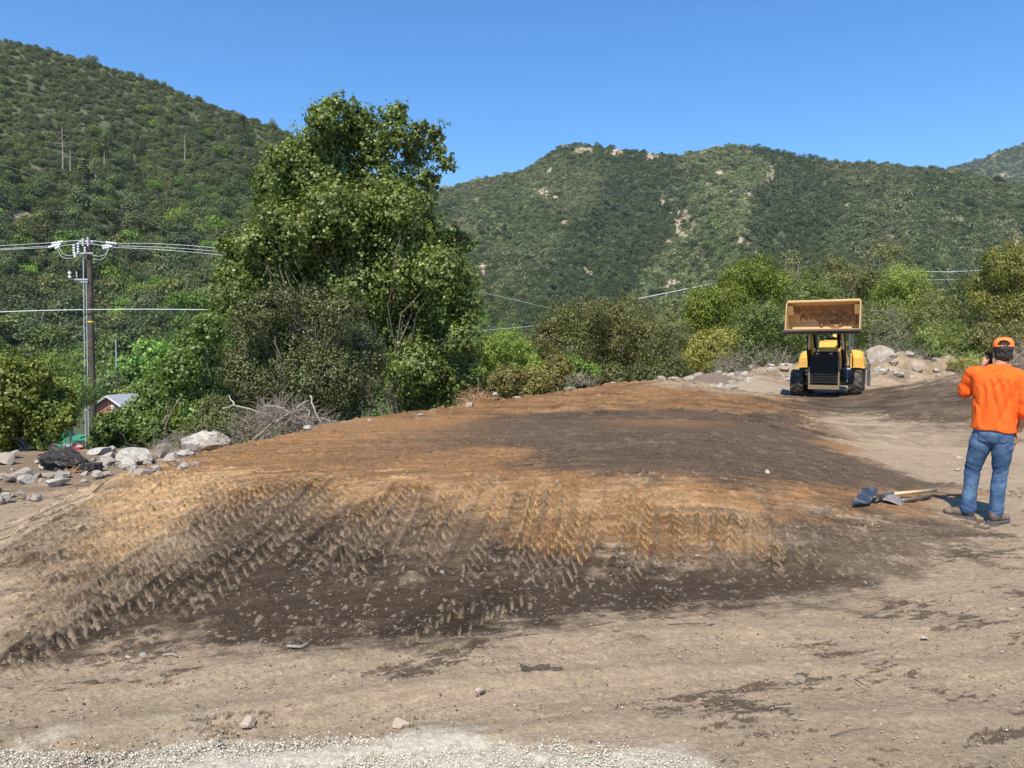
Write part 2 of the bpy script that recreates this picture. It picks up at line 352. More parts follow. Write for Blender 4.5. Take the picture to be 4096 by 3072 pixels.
    # white gravel by the photographer's feet
    zw = zone(X, Yg, [(560, 3060), (700, 2990), (1050, 2975), (1350, 2955), (1800, 2945), (2200, 2965), (2500, 2995), (2800, 3040), (3000, 3300), (2500, 3900), (600, 3900), (300, 3200)], 0.10, 0.22, 7, 3.5)
    zw = np.maximum(zw, 0.5 * zone(X, Yg, [(-300, 3050), (0, 3010), (500, 2965), (900, 2985), (600, 3015), (250, 3045), (0, 3300), (-300, 3400)], 0.15, 0.5, 6, 3.5))
    put(zw, WHITE)
    # streaky tone of the scraped soil
    md = mound(X, Yg)
    an = np.interp(X[nf], [-4, -1, 2], [0.85, 0.5, 0.28]); X3 = X[nf] * np.cos(an) + Yg[nf] * np.sin(an); Y3 = -X[nf] * np.sin(an) + Yg[nf] * np.cos(an)
    tn = np.zeros(X.shape); tn[nf] = (fbm(X3 * 3.4, Y3 * 24, 3, 5, 0.75) - 0.5) * (0.5 + 1.2 * ss(0.03, 0.15, md[nf]))
    C = C * (1 + tn * (1 - zw))[..., None]
    tb = np.zeros(X.shape); tb[nf] = ss(0.56, 0.68, fbm(X3 * 5, Y3 * 20, 9, 5, 0.75))
    put(tb * 0.22 * ss(0.05, 0.2, md) * (1 - ss(6.6, 7.4, Yg)), PALE * 0.85)
    bkn = np.zeros(X.shape); m3 = (Yg > 7) & (Yg < 34); bkn[m3] = ss(0.60, 0.68, fbm(X[m3] * 5, Yg[m3] * 3.2, 6, 5, 0.72))
    put(bkn * 0.45 * ss(7, 8.5, Yg), TAN * 0.62)
    # pale patches where lugs pressed the dark soil away
    palem = np.zeros(X.shape); palem[near] = tp; darkm = np.zeros(X.shape); darkm[near] = darkened
    C = C * (1 - 0.38 * darkm * (1 - 0.55 * zsa))[..., None]  # track troughs: shade painted into the colour over packed damp soil
    zs = np.maximum(zo, zsa)
    pc = PALE[None, None] * (1 - zs[..., None]) + SAND[None, None] * zs[..., None]
    C = C * (1 - palem[..., None] * 0.85) + pc * palem[..., None] * 0.85
    # scattered pale crumbs in the dark soil
    cr = np.zeros(X.shape); cr[near] = ss(0.68, 0.72, fbm(x * 34, y * 20, 14, 3, 0.6)) * (y < 7)
    put(cr * 0.5, PALE)
    dk = np.zeros(X.shape); dk[near] = ss(0.66, 0.72, fbm(x * 8, y * 13, 15, 3, 0.6)) * moundm
    put(dk * 0.35, DARK * 1.2)
    # under the bushes
    ye = np.interp(X, EX, EY); sd = Yg - ye
    put(ss(0.6, 3.0, sd + (fbm(X * 0.8, Yg * 0.8, 1, 3) - 0.5) * 3), LITTER)
    put(ss(40, 90, Yg) * 0.8, np.array([0.07, 0.085, 0.04]))
    C = np.clip(C, 0.01, 0.9)
    nr, nc = X.shape
    V = np.stack([X.ravel(), Yg.ravel(), Z.ravel()], 1)
    idx = np.arange(nr * nc, dtype=np.int32).reshape(nr, nc)
    F = np.stack([idx[:-1, :-1], idx[:-1, 1:], idx[1:, 1:], idx[1:, :-1]], -1).reshape(-1, 4)
    me = np_mesh("ground", V, F); vcol(me, "soil", C.reshape(-1, 3))
    m, nt, b = mat_new("soil")
    a = nn(nt, "ShaderNodeAttribute", attribute_name="soil")
    tc = nn(nt, "ShaderNodeTexCoord")
    n1 = nn(nt, "ShaderNodeTexNoise"); n1.inputs["Scale"].default_value = 38; n1.inputs["Detail"].default_value = 8; n1.inputs["Roughness"].default_value = 0.7
    nt.links.new(tc.outputs["Object"], n1.inputs["Vector"])
    mr = nn(nt, "ShaderNodeMapRange"); mr.inputs[1].default_value = 0.28; mr.inputs[2].default_value = 0.72; mr.inputs[3].default_value = 0.72; mr.inputs[4].default_value = 1.28
    nt.links.new(n1.outputs["Fac"], mr.inputs[0])
    vo = nn(nt, "ShaderNodeTexVoronoi"); vo.inputs["Scale"].default_value = 42
    nt.links.new(tc.outputs["Object"], vo.inputs["Vector"])
    vr = nn(nt, "ShaderNodeMapRange"); vr.inputs[1].default_value = 0.0; vr.inputs[2].default_value = 0.28; vr.inputs[3].default_value = 1.35; vr.inputs[4].default_value = 1.0
    nt.links.new(vo.outputs["Distance"], vr.inputs[0])
    mm = nn(nt, "ShaderNodeMath", operation='MULTIPLY'); nt.links.new(mr.outputs[0], mm.inputs[0]); nt.links.new(vr.outputs[0], mm.inputs[1])
    mu = nn(nt, "ShaderNodeMix", data_type='RGBA', blend_type='MULTIPLY'); mu.inputs[0].default_value = 1
    nt.links.new(a.outputs["Color"], mu.inputs[6]); nt.links.new(mm.outputs[0], mu.inputs[7])
    nt.links.new(mu.outputs[2], b.inputs["Base Color"]); b.inputs["Roughness"].default_value = 0.95; b.inputs["Specular IOR Level"].default_value = 0.15
    n2 = nn(nt, "ShaderNodeTexNoise"); n2.inputs["Scale"].default_value = 26; n2.inputs["Detail"].default_value = 10; n2.inputs["Roughness"].default_value = 0.75
    nt.links.new(tc.outputs["Object"], n2.inputs["Vector"])
    bp = nn(nt, "ShaderNodeBump"); bp.inputs["Strength"].default_value = 0.9; bp.inputs["Distance"].default_value = 0.035
    nt.links.new(n2.outputs["Fac"], bp.inputs["Height"]); nt.links.new(bp.outputs[0], b.inputs["Normal"])
    o = link_mesh("ground", me, m, smooth=True); tag(o, "bare worked soil, tan, orange and dark brown, with tyre tracks on the slope", kind="structure")
build_ground()
# ------------------------------------------------------------------ hills
def hill_mesh(name, sil, foot_py, Y0f, Y1f, relief, p=1.15, ncol=420, nrow=220, bare=(), x0=-700, x1=4800):
    pxs = np.linspace(x0, x1, ncol); ts = np.linspace(0, 1, nrow)
    T, PX = np.meshgrid(ts, pxs, indexing='ij')
    sx = [a for a, b in sil]; sy = [b for a, b in sil]
    ridge = np.interp(PX, sx, sy)
    PY = foot_py + (ridge - foot_py) * T
    Y0 = np.interp(PX, *Y0f); Y1 = np.interp(PX, *Y1f)
    Y = Y0 + (Y1 - Y0) * T ** p + relief(PX, PY, T)
    dmin = (Y1 - Y0) / nrow * 0.12
    ramp = dmin * np.arange(nrow)[:, None]
    Y = np.maximum.accumulate(Y - ramp, axis=0) + ramp
    a = PX - 2048.0; b = 1536.0 - PY
    r1 = FPX * cp + b * sp_; r2 = -FPX * sp_ + b * cp
    k = Y / r1
    X = a * k; Z = CAMZ + r2 * k
    # the far side, falling away behind the ridge
    nb = 24; D = (Y1[-1] - Y0[-1])
    X2 = []; Y2 = []; Z2 = []
    for i in range(1, nb + 1):
        q = i / nb
        ex = q * D * 1.2
        X2.append(X[-1] * (1 + ex / Y[-1])); Y2.append(Y[-1] + ex); Z2.append(Z[-1] - (Z[-1] + 12) * (q ** 1.3))
    Xa = np.vstack([X, np.array(X2)]); Ya = np.vstack([Y, np.array(Y2)]); Za = np.vstack([Z, np.array(Z2)])
    nr, nc = Xa.shape
    V = np.stack([Xa.ravel(), Ya.ravel(), Za.ravel()], 1)
    idx = np.arange(nr * nc, dtype=np.int32).reshape(nr, nc)
    F = np.stack([idx[:-1, :-1], idx[:-1, 1:], idx[1:, 1:], idx[1:, :-1]], -1).reshape(-1, 4)
    me = np_mesh(name, V, F)
    Bm = np.zeros(PX.shape)
    for (bx, by, rx, ry) in bare:
        d = np.hypot((PX - bx) / (rx * 1.15), (PY - by) / (ry * 1.15)) + (fbm(PX * 0.09, PY * 0.09, 3, 5, 0.7) - 0.5) * 3.0
        Bm = np.maximum(Bm, 1 - ss(0.55, 0.9, d))
    n = fbm(PX * 0.02, PY * 0.03, 8, 5)
    C = np.array([0.07, 0.082, 0.034]) * (0.7 + 0.7 * n[..., None])
    dry = ss(0.56, 0.7, fbm(PX * 0.013, PY * 0.02, 2, 5))
    C = C * (1 - 0.3 * dry[..., None]) + np.array([0.16, 0.135, 0.075]) * 0.3 * dry[..., None]
    C = C * (1 - Bm[..., None]) + np.array([0.40, 0.31, 0.21]) * Bm[..., None]
    Ca = np.concatenate([C, np.repeat(C[-1:], nb, 0)], 0)
    vcol(me, "soil", Ca.reshape(-1, 3))
    m, nt, b = mat_new(name)
    at_ = nn(nt, "ShaderNodeAttribute", attribute_name="soil")
    tc = nn(nt, "ShaderNodeTexCoord"); nz = nn(nt, "ShaderNodeTexNoise"); nz.inputs["Scale"].default_value = 0.35; nz.inputs["Detail"].default_value = 8; nz.inputs["Roughness"].default_value = 0.7
    nt.links.new(tc.outputs["Object"], nz.inputs["Vector"])
    mr = nn(nt, "ShaderNodeMapRange"); mr.inputs[1].default_value = 0.3; mr.inputs[2].default_value = 0.7; mr.inputs[3].default_value = 0.5; mr.inputs[4].default_value = 1.3
    nt.links.new(nz.outputs["Fac"], mr.inputs[0])
    mu = nn(nt, "ShaderNodeMix", data_type='RGBA', blend_type='MULTIPLY'); mu.inputs[0].default_value = 1
    nt.links.new(at_.outputs["Color"], mu.inputs[6]); nt.links.new(mr.outputs[0], mu.inputs[7]); nt.links.new(mu.outputs[2], b.inputs["Base Color"])
    b.inputs["Roughness"].default_value = 0.95
    o = link_mesh(name, me, m, smooth=True)
    return o, dict(X=X, Y=Y, Z=Z, PX=PX, PY=PY, B=Bm, T=T)

def clump_mesh(name, nleaf, leaf, seed, lobes=9, flat=0.75, conifer=False):
    """a crown of radius about 1: leaf clusters spread over several lobes"""
    rng = np.random.RandomState(seed)
    P = []; N = []
    if conifer:
        for i in range(nleaf):
            h = rng.rand() ** 0.8; rad = (1 - h) * 0.42 * (0.35 + 0.65 * rng.rand()) * (0.75 + 0.25 * math.sin(h * 42))
            a = rng.rand() * 6.283
            P.append((rad * math.cos(a), rad * math.sin(a), h * 2.6 - 0.6 - rad * 0.25)); N.append((math.cos(a) * .6, math.sin(a) * .6, .5))
        P = np.array(P); N = np.array(N)
    else:
        L = rng.normal(size=(lobes, 3)); L /= np.linalg.norm(L, axis=1)[:, None]; L *= rng.uniform(0.35, 0.62, (lobes, 1)); L[:, 2] = L[:, 2] * flat
        rr = rng.uniform(0.30, 0.52, lobes)
        w_ = rr ** 2; w_ /= w_.sum()
        li = rng.choice(lobes, nleaf, p=w_)
        d = rng.normal(size=(nleaf, 3)); d /= np.linalg.norm(d, axis=1)[:, None]
        d[:, 2] = np.where(d[:, 2] < -0.3, -d[:, 2], d[:, 2])
        rad = rr[li] * (1 - 0.25 * rng.rand(nleaf) ** 2 + 0.12 * rng.normal(size=nleaf))
        P = L[li] + d * rad[:, None]; N = d
    N = N + rng.normal(size=N.shape) * 0.55; N /= np.linalg.norm(N, axis=1)[:, None]
    return leaves_mesh(name, P, N, leaf, rng)

def leaves_mesh(name, P, N, leaf, rng, aspect=0.62, fold=0.25, lance=False):
    n = len(P)
    t = rng.normal(size=(n, 3)); t -= (t * N).sum(1)[:, None] * N; t /= np.linalg.norm(t, axis=1)[:, None]
    b = np.cross(N, t)
    s = (leaf * rng.uniform(0.6, 1.35, n))[:, None] if np.isscalar(leaf) else leaf[:, None]
    V = np.empty((n, 4, 3)); 
    V[:, 0] = P - t * s * 0.5
    V[:, 1] = P + b * s * 0.5 * aspect + N * s * fold * 0.35
    V[:, 2] = P + t * s * 0.5
    V[:, 3] = P - b * s * 0.5 * aspect + N * s * fold * 0.35
    F = np.arange(n * 4).reshape(n, 4)
    return np_mesh(name, V.reshape(-1, 3), F)

# greens (base colours)
G_OAK = [(0.030, 0.042, 0.016), (0.048, 0.066, 0.024), (0.085, 0.105, 0.042)]
G_GREY = [(0.045, 0.060, 0.032), (0.075, 0.095, 0.050), (0.13, 0.15, 0.085)]
G_BRIGHT = [(0.050, 0.095, 0.018), (0.080, 0.145, 0.028), (0.15, 0.22, 0.06)]
G_OLIVE = [(0.060, 0.070, 0.018), (0.095, 0.105, 0.028), (0.16, 0.165, 0.06)]

def stuff_instances(name, pts, scl, rot, var, tint, protos, label, kind="stuff"):
    me = bpy.data.meshes.new(name); n = len(pts)
    me.vertices.add(n); me.vertices.foreach_set("co", np.asarray(pts, np.float32).ravel())
    for an, ty, arr, key in (("scl", 'FLOAT_VECTOR', scl, "vector"), ("rot", 'FLOAT_VECTOR', rot, "vector"), ("var", 'INT', var, "value")):
        a = me.attributes.new(an, ty, 'POINT'); a.data.foreach_set(key, np.ascontiguousarray(arr, np.int32 if ty == 'INT' else np.float32).ravel())
    vcol(me, "tint", tint)
    o = bpy.data.objects.new(name, me); COL.objects.link(o)
    ng = bpy.data.node_groups.new(name, 'GeometryNodeTree')
    ng.interface.new_socket("Geometry", in_out='INPUT', socket_type='NodeSocketGeometry')
    ng.interface.new_socket("Geometry", in_out='OUTPUT', socket_type='NodeSocketGeometry')
    gi = ng.nodes.new("NodeGroupInput"); go = ng.nodes.new("NodeGroupOutput")
    g2i = ng.nodes.new("GeometryNodeGeometryToInstance")
    for pr in reversed(protos):
        oi = ng.nodes.new("GeometryNodeObjectInfo"); oi.inputs[0].default_value = pr; oi.inputs["As Instance"].default_value = True
        ng.links.new(oi.outputs["Geometry"], g2i.inputs[0])
    m2p = ng.nodes.new("GeometryNodeMeshToPoints")
    iop = ng.nodes.new("GeometryNodeInstanceOnPoints")
    def named(nm, ty):
        x = ng.nodes.new("GeometryNodeInputNamedAttribute"); x.data_type = ty; x.inputs[0].default_value = nm; return x.outputs[0]
    ng.links.new(gi.outputs[0], m2p.inputs[0]); ng.links.new(m2p.outputs[0], iop.inputs["Points"])
    # object info instances come as separate children of the geometry: join them
    jn = ng.nodes.new("GeometryNodeJoinGeometry")
    for l in list(g2i.inputs[0].links): ng.links.remove(l)
    for nd in [x for x in ng.nodes if x.bl_idname == "GeometryNodeObjectInfo"]:
        ng.links.new(nd.outputs["Geometry"], jn.inputs[0])
    ng.nodes.remove(g2i)
    ng.links.new(jn.outputs[0], iop.inputs["Instance"])
    iop.inputs["Pick Instance"].default_value = True
    ng.links.new(named("var", 'INT'), iop.inputs["Instance Index"])
    e2r = ng.nodes.new("FunctionNodeEulerToRotation"); ng.links.new(named("rot", 'FLOAT_VECTOR'), e2r.inputs[0])
    ng.links.new(e2r.outputs[0], iop.inputs["Rotation"]); ng.links.new(named("scl", 'FLOAT_VECTOR'), iop.inputs["Scale"])
    ng.links.new(iop.outputs[0], go.inputs[0])
    md = o.modifiers.new("scatter", 'NODES'); md.node_group = ng
    tag(o, label, None, None, kind)
    return o

def protos(prefix, mat, specs):
    out = []
    for i, kw in enumerate(specs):
        me = clump_mesh(prefix + "_clump", **kw); me.materials.append(mat)
        out.append(bpy.data.objects.new(prefix + "_clump", me))
    return out

def scatter(hd, n, rng, rfun, tintfun, keep=lambda px, py, b: b < 0.16, nvar=4, sink=0.2, bmax=0.16):
    X, Y, Z, PX, PY, B = (hd[k] for k in ("X", "Y", "Z", "PX", "PY", "B"))
    nr, nc = X.shape
    # weight by true area
    dx = np.stack([X[:-1, 1:] - X[:-1, :-1], Y[:-1, 1:] - Y[:-1, :-1], Z[:-1, 1:] - Z[:-1, :-1]], -1)
    dy = np.stack([X[1:, :-1] - X[:-1, :-1], Y[1:, :-1] - Y[:-1, :-1], Z[1:, :-1] - Z[:-1, :-1]], -1)
    A = np.linalg.norm(np.cross(dx, dy), axis=-1)
    vis = (PX[:-1, :-1] > -250) & (PX[:-1, :-1] < 4350)
    A = np.where(vis, A, A * 0.3)
    p = (A / A.sum()).ravel()
    k = rng.choice(len(p), n, p=p); i = k // (nc - 1); j = k % (nc - 1)
    u = rng.rand(n); v = rng.rand(n)
    def bl(M): return (M[i, j] * (1 - u) + M[i, j + 1] * u) * (1 - v) + (M[i + 1, j] * (1 - u) + M[i + 1, j + 1] * u) * v
    x, y, z, px, py, b = (bl(M) for M in (X, Y, Z, PX, PY, B))
    m = keep(px, py, b) & (b < bmax)
    x, y, z, px, py = x[m], y[m], z[m], px[m], py[m]; n = len(x)
    r = rfun(px, py, y, rng)
    sc = np.stack([r * rng.uniform(0.85, 1.2, n), r * rng.uniform(0.85, 1.2, n), r * rng.uniform(0.8, 1.25, n)], 1)
    rot = np.stack([rng.uniform(-.15, .15, n), rng.uniform(-.15, .15, n), rng.uniform(0, 6.28, n)], 1)
    t = tintfun(px, py, r, rng)
    return np.stack([x, y, z + r * sink], 1), sc, rot, rng.randint(0, nvar, n), t

rngH = np.random.RandomState(21)
# --- left hillside
SIL_L = [(-700, 40), (-300, 95), (0, 158), (200, 205), (400, 258), (600, 322), (800, 402), (1000, 475), (1150, 535), (1300, 650), (1500, 790), (1650, 880), (1800, 1010), (1950, 1180), (2050, 1290), (2300, 1400)]
def rel_L(PX, PY, T):
    g = np.abs(np.sin(PX / 330.0 + PY / 700.0 + 1.2 * fbm(PX / 600, PY / 600, 1, 2)))
    return (T * (1 - T)) * 4 * (-26 * g + 40 * (fbm(PX / 260, PY / 260, 4, 4) - 0.5))
hl, HL = hill_mesh("hillside_left", SIL_L, 1730, ([-700, 2300], [150, 190]), ([-700, 2300], [430, 620]), rel_L, bare=[(80, 870, 50, 22), (200, 930, 30, 18), (60, 1140, 25, 12), (1130, 640, 12, 12), (400, 1290, 30, 18), (430, 870, 14, 10)], x0=-700, x1=2300)
tag(hl, "steep hillside closing the view on the left", kind="structure")
# --- mountain in the middle and on the right
SIL_M = [(1000, 960), (1500, 830), (1700, 775), (1760, 762), (1830, 745), (1900, 725), (1980, 702), (2050, 695), (2120, 668), (2180, 625), (2240, 592), (2300, 578), (2400, 588), (2500, 600), (2600, 612), (2720, 622), (2770, 608), (2850, 592), (2930, 584), (3000, 590), (3080, 602), (3200, 628), (3300, 645), (3450, 652), (3600, 664), (3750, 675), (3850, 690), (4000, 722), (4096, 745), (4400, 770), (4800, 820)]
S1 = ([580, 680, 780, 870, 950, 1010, 1060, 1120, 1250], [2950, 3085, 2995, 2985, 2960, 2960, 2920, 2870, 2780])
GL = ([600, 700, 800, 900, 1000, 1100, 1250], [2700, 2700, 2720, 2720, 2640, 2560, 2480])
S0 = ([560, 700, 850, 1000, 1200], [2330, 2420, 2330, 2200, 2060])
GR = ([620, 800, 950, 1100, 1250], [3180, 3330, 3250, 3150, 3050])
S2 = ([640, 800, 950, 1100, 1250], [3500, 3560, 3620, 3650, 3700])
def rel_M(PX, PY, T):
    e = np.clip(T * (1 - T) * 5, 0, 1)
    def rg(P, wd): return np.exp(-np.abs(PX - np.interp(PY, P[0], P[1])) / wd)
    r = -85 * rg(S1, 110) + 60 * rg(GL, 120) - 60 * rg(S0, 170) + 60 * rg(GR, 120) - 70 * rg(S2, 140)
    r = r + 120 * (fbm(PX / 190, PY / 230, 3, 5, 0.55) - 0.5) + 18 * np.abs(np.sin(PX / 60 + PY / 110))
    return e * (r * ss(0.05, 0.45, T))
BARE_M = [(2325, 605, 42, 12), (2460, 610, 30, 16), (2610, 628, 32, 12), (2350, 600, 20, 8), (3084, 695, 14, 26), (3066, 722, 13, 18), (2996, 780, 12, 24), (2962, 962, 18, 14), (2990, 985, 20, 13), (3016, 1010, 14, 20), (2745, 865, 26, 34), (2715, 905, 20, 30), (2775, 900, 14, 22), (2735, 935, 16, 16), (2690, 850, 12, 16), (2680, 960, 12, 16), (2650, 810, 18, 12), (2175, 770, 30, 16), (2220, 790, 12, 8), (2255, 890, 18, 10), (2345, 1072, 12, 26), (2360, 1095, 20, 10), (2250, 945, 10, 10), (2700, 1130, 40, 12), (2660, 1150, 20, 12), (4070, 960, 26, 22), (4030, 890, 24, 10), (3560, 945, 34, 10), (1910, 805, 14, 10), (2930, 760, 12, 8), (2880, 690, 14, 10), (2200, 680, 14, 10), (1970, 705, 16, 8), (1930, 1080, 16, 30), (2840, 740, 18, 6), (2960, 742, 10, 12), (3390, 820, 12, 6)]
hm, HM = hill_mesh("mountain", SIL_M, 1500, ([1000, 2600, 3300, 4800], [420, 420, 330, 230]), ([1000, 2300, 3000, 4096, 4800], [1150, 1150, 1050, 820, 760]), rel_M, p=1.1, ncol=620, nrow=260, bare=BARE_M, x0=1000, x1=4800)
tag(hm, "scrub covered mountain with two summits behind the site", kind="structure")
# --- far range on the right
SIL_R = [(3300, 830), (3600, 745), (3750, 690), (3850, 655), (3930, 635), (3990, 605), (4040, 592), (4096, 575), (4300, 520), (4500, 500), (4800, 540)]
hr, HR = hill_mesh("distant_mountain", SIL_R, 1380, ([3300, 4800], [1500, 1500]), ([3300, 4800], [2500, 2500]), lambda a, b, t: 260 * (fbm(a / 120, b / 150, 6, 4) - 0.5) * np.clip(t * (1 - t) * 5, 0, 1), ncol=160, nrow=120, bare=[(4010, 700, 8, 5), (3975, 625, 10, 4), (4040, 705, 6, 5)], x0=3300, x1=4800)
tag(hr, "faint blue far mountain at the right edge", kind="structure")

M_HILL = leafmat("hillside_leaves", [(0.058, 0.076, 0.030), (0.102, 0.130, 0.050), (0.20, 0.225, 0.100)], 0.22, 0.6, inst=True)
PR_BIG = protos("oak", M_HILL, [dict(nleaf=1500, leaf=0.115, seed=s, lobes=12) for s in range(4)])
PR_SM = protos("scrub", M_HILL, [dict(nleaf=260, leaf=0.21, seed=s + 10, lobes=6) for s in range(4)])
PR_CON = protos("conifer", M_HILL, [dict(nleaf=900, leaf=0.10, seed=s + 20, conifer=True) for s in range(2)])

def tint_L(px, py, r, rng):
    n = len(px); k = fbm(px / 170, py / 170, 2, 3); g = rng.rand(n)
    base = np.tile(np.array([1.0, 1.0, 1.0]), (n, 1)) * (0.75 + 0.5 * g)[:, None]
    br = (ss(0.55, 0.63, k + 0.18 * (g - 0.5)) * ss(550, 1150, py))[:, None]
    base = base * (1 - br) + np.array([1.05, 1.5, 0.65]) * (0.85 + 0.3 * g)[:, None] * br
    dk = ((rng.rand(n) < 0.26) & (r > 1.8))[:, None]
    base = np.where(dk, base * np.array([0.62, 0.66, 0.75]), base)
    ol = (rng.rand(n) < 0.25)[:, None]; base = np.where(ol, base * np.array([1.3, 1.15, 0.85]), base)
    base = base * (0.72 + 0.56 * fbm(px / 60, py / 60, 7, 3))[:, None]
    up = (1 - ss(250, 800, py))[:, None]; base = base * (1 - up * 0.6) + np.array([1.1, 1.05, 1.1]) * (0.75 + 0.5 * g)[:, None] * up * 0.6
    return base
def r_L(px, py, y, rng):
    lo = ss(350, 1300, py)
    return np.exp(rng.normal(size=len(px)) * 0.38) * (1.9 + 1.7 * lo)
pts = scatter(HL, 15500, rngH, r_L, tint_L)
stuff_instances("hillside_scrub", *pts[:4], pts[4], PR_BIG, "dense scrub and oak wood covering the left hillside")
big = scatter(HL, 1100, rngH, lambda px, py, y, rng: rng.uniform(2.8, 7.0, len(px)) * (0.7 + 0.45 * ss(600, 1200, py)), lambda px, py, r, rng: np.where(rng.rand(len(px), 1) < 0.16, np.array([[1.25, 1.75, 0.75]]), np.array([[0.85, 0.90, 0.80]])) * rng.uniform(0.42, 1.5, (len(px), 1)) * np.where(rng.rand(len(px), 1) < 0.3, np.array([[1.3, 1.25, 0.8]]), 1.0), keep=lambda px, py, b: (py > 330 + 600 * np.random.RandomState(3).rand(len(py))), sink=0.62)
stuff_instances("hillside_oaks", *big[:4], big[4], PR_BIG, "rounded oaks standing out of the scrub on the left hillside")
def tint_M(px, py, r, rng):
    n = len(px); g = rng.rand(n); k = fbm(px / 110, py / 110, 5, 4)
    base = np.array([1.34, 1.26, 1.45]) * (0.55 + 0.85 * g)[:, None] * np.ones((n, 1))
    gr = ss(0.5, 0.62, k)[:, None]; base = base * (1 - gr * 0.5) + np.array([0.85, 1.0, 0.85]) * gr * 0.5 * (0.7 + 0.6 * g)[:, None]
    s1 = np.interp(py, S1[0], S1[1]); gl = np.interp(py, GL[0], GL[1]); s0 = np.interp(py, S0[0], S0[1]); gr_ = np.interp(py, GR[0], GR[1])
    lit = ss(0, 60, px - gl) * (1 - ss(-10, 25, px - s1)) + ss(-40, 60, 1 - 0 * px) * (1 - ss(-30, 40, px - s0)) * 0.75  # sunward spur sides: drier growth and missing sun shading, both put into the tint
    dkf = (ss(0, 60, px - s0) * (1 - ss(-60, 20, px - gl)) + ss(0, 60, px - s1) * (1 - ss(-40, 150, px - gr_)))  # far spur sides: greener growth plus shade painted into the tint
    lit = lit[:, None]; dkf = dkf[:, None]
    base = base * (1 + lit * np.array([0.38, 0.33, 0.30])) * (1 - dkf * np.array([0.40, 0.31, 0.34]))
    pale = (rng.rand(n) < 0.14)[:, None]; base = np.where(pale, base * np.array([1.5, 1.35, 1.4]), base)
    dk = (rng.rand(n) < 0.12)[:, None]; base = np.where(dk, base * 0.6, base)
    return base
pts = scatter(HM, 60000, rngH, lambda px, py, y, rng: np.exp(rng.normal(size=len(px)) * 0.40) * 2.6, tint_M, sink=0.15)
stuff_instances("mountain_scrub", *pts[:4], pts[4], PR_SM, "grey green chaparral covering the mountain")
ti = scatter(HM, 90000, rngH, lambda px, py, y, rng: rng.uniform(0.7, 1.5, len(px)), lambda px, py, r, rng: np.array([1.2, 1.15, 1.1]) * rng.uniform(0.5, 1.3, (len(px), 1)), keep=lambda px, py, b: (b > 0.10) & (fbm(px / 9, py / 9, 4, 2) > 0.42), sink=0.15, bmax=2.0)
stuff_instances("slide_scrub", *ti[:4], ti[4], PR_SM, "tiny tufts dotting the bare slides of the mountain")
lo = scatter(HM, 4200, rngH, lambda px, py, y, rng: rng.uniform(3.6, 6.5, len(px)), lambda px, py, r, rng: np.array([0.72, 0.88, 0.68]) * rng.uniform(0.55, 1.15, (len(px), 1)), keep=lambda px, py, b: (fbm(px / 130, py / 130, 9, 3) > 0.54) | (py > 1030) | (np.abs(px - np.interp(py, GL[0], GL[1])) < 45) | (np.abs(px - np.interp(py, GR[0], GR[1])) < 55), sink=0.3)
stuff_instances("mountain_woodland", *lo[:4], lo[4], PR_BIG, "darker clumps of trees in the folds of the mountain")
far = scatter(HR, 9000, rngH, lambda px, py, y, rng: rng.uniform(5, 9, len(px)), lambda px, py, r, rng: np.array([0.9, 0.95, 0.9]) * rng.uniform(0.6, 1.3, (len(px), 1)))
stuff_instances("distant_scrub", *far[:4], far[4], PR_SM, "scrub on the faint far mountain")
# valley floor greenery between the site and the hills
vx, vs, vr, vv, vt = [], [], [], [], []
rg = np.random.RandomState(77)
while len(vx) < 2100:
    y = 48 + 340 * rg.rand() ** 1.25; x = rg.uniform(-1.15, 0.95) * y
    px = 2048 + FPX * x / y
    if y > 170 and px < 1000: continue
    if y < 60 and px > -60: continue
    if -20 < px < 620 and y < 130: continue
    vx.append((x, y, Hs(x, y) + 0.5)); r = rg.uniform(1.8, 3.6); vs.append((r, r, r * rg.uniform(.8, 1.2))); vr.append((0, 0, rg.uniform(0, 6.28))); vv.append(rg.randint(4)); vt.append(np.array([0.95, 1.15, 0.75]) * rg.uniform(0.6, 1.2))
stuff_instances("valley_thicket", np.array(vx), np.array(vs), np.array(vr), np.array(vv), np.array(vt), PR_BIG, "low green thicket filling the valley floor below the hills")

# ------------------------------------------------------------------ tubes, leaves, shrubs, trees
def tubes(name, lines, sides=5):
    """lines: list of (points (n,3), radii (n,)) -> one mesh"""
    VV = []; FF = []; off = 0
    ang = np.arange(sides) * 2 * math.pi / sides
    for P, r in lines:
        P = np.asarray(P, float); r = np.asarray(r, float) * np.ones(len(P))
        T = np.gradient(P, axis=0); T /= (np.linalg.norm(T, axis=1)[:, None] + 1e-9)
        up = np.array([0, 0, 1.0]) if abs(T[0, 2]) < 0.9 else np.array([1.0, 0, 0])
        A = np.cross(T, up); A /= (np.linalg.norm(A, axis=1)[:, None] + 1e-9); B = np.cross(A, T)
        V = P[:, None] + r[:, None, None] * (A[:, None] * np.cos(ang)[None, :, None] + B[:, None] * np.sin(ang)[None, :, None])
        n = len(P); idx = np.arange(n * sides).reshape(n, sides) + off
        F = np.stack([idx[:-1], np.roll(idx[:-1], -1, 1), np.roll(idx[1:], -1, 1), idx[1:]], -1).reshape(-1, 4)
        VV.append(V.reshape(-1, 3)); FF.append(F); off += n * sides
        if sides == 4:
            FF.append(idx[0][::-1][None]); FF.append(idx[-1][None])
    return np_mesh(name, np.vstack(VV), np.vstack(FF))
def wig(a, b, n, amp, rng, sag=0.0):
    a = np.asarray(a, float); b = np.asarray(b, float); t = np.linspace(0, 1, n)[:, None]
    L = np.linalg.norm(b - a)
    P = a + (b - a) * t
    off = np.cumsum(rng.normal(size=(n, 3)), 0); off -= off[0] + (off[-1] - off[0]) * t
    P = P + off * amp * L / n + np.array([0, 0, 1.0]) * (sag * L * 4 * t * (1 - t))
    return P

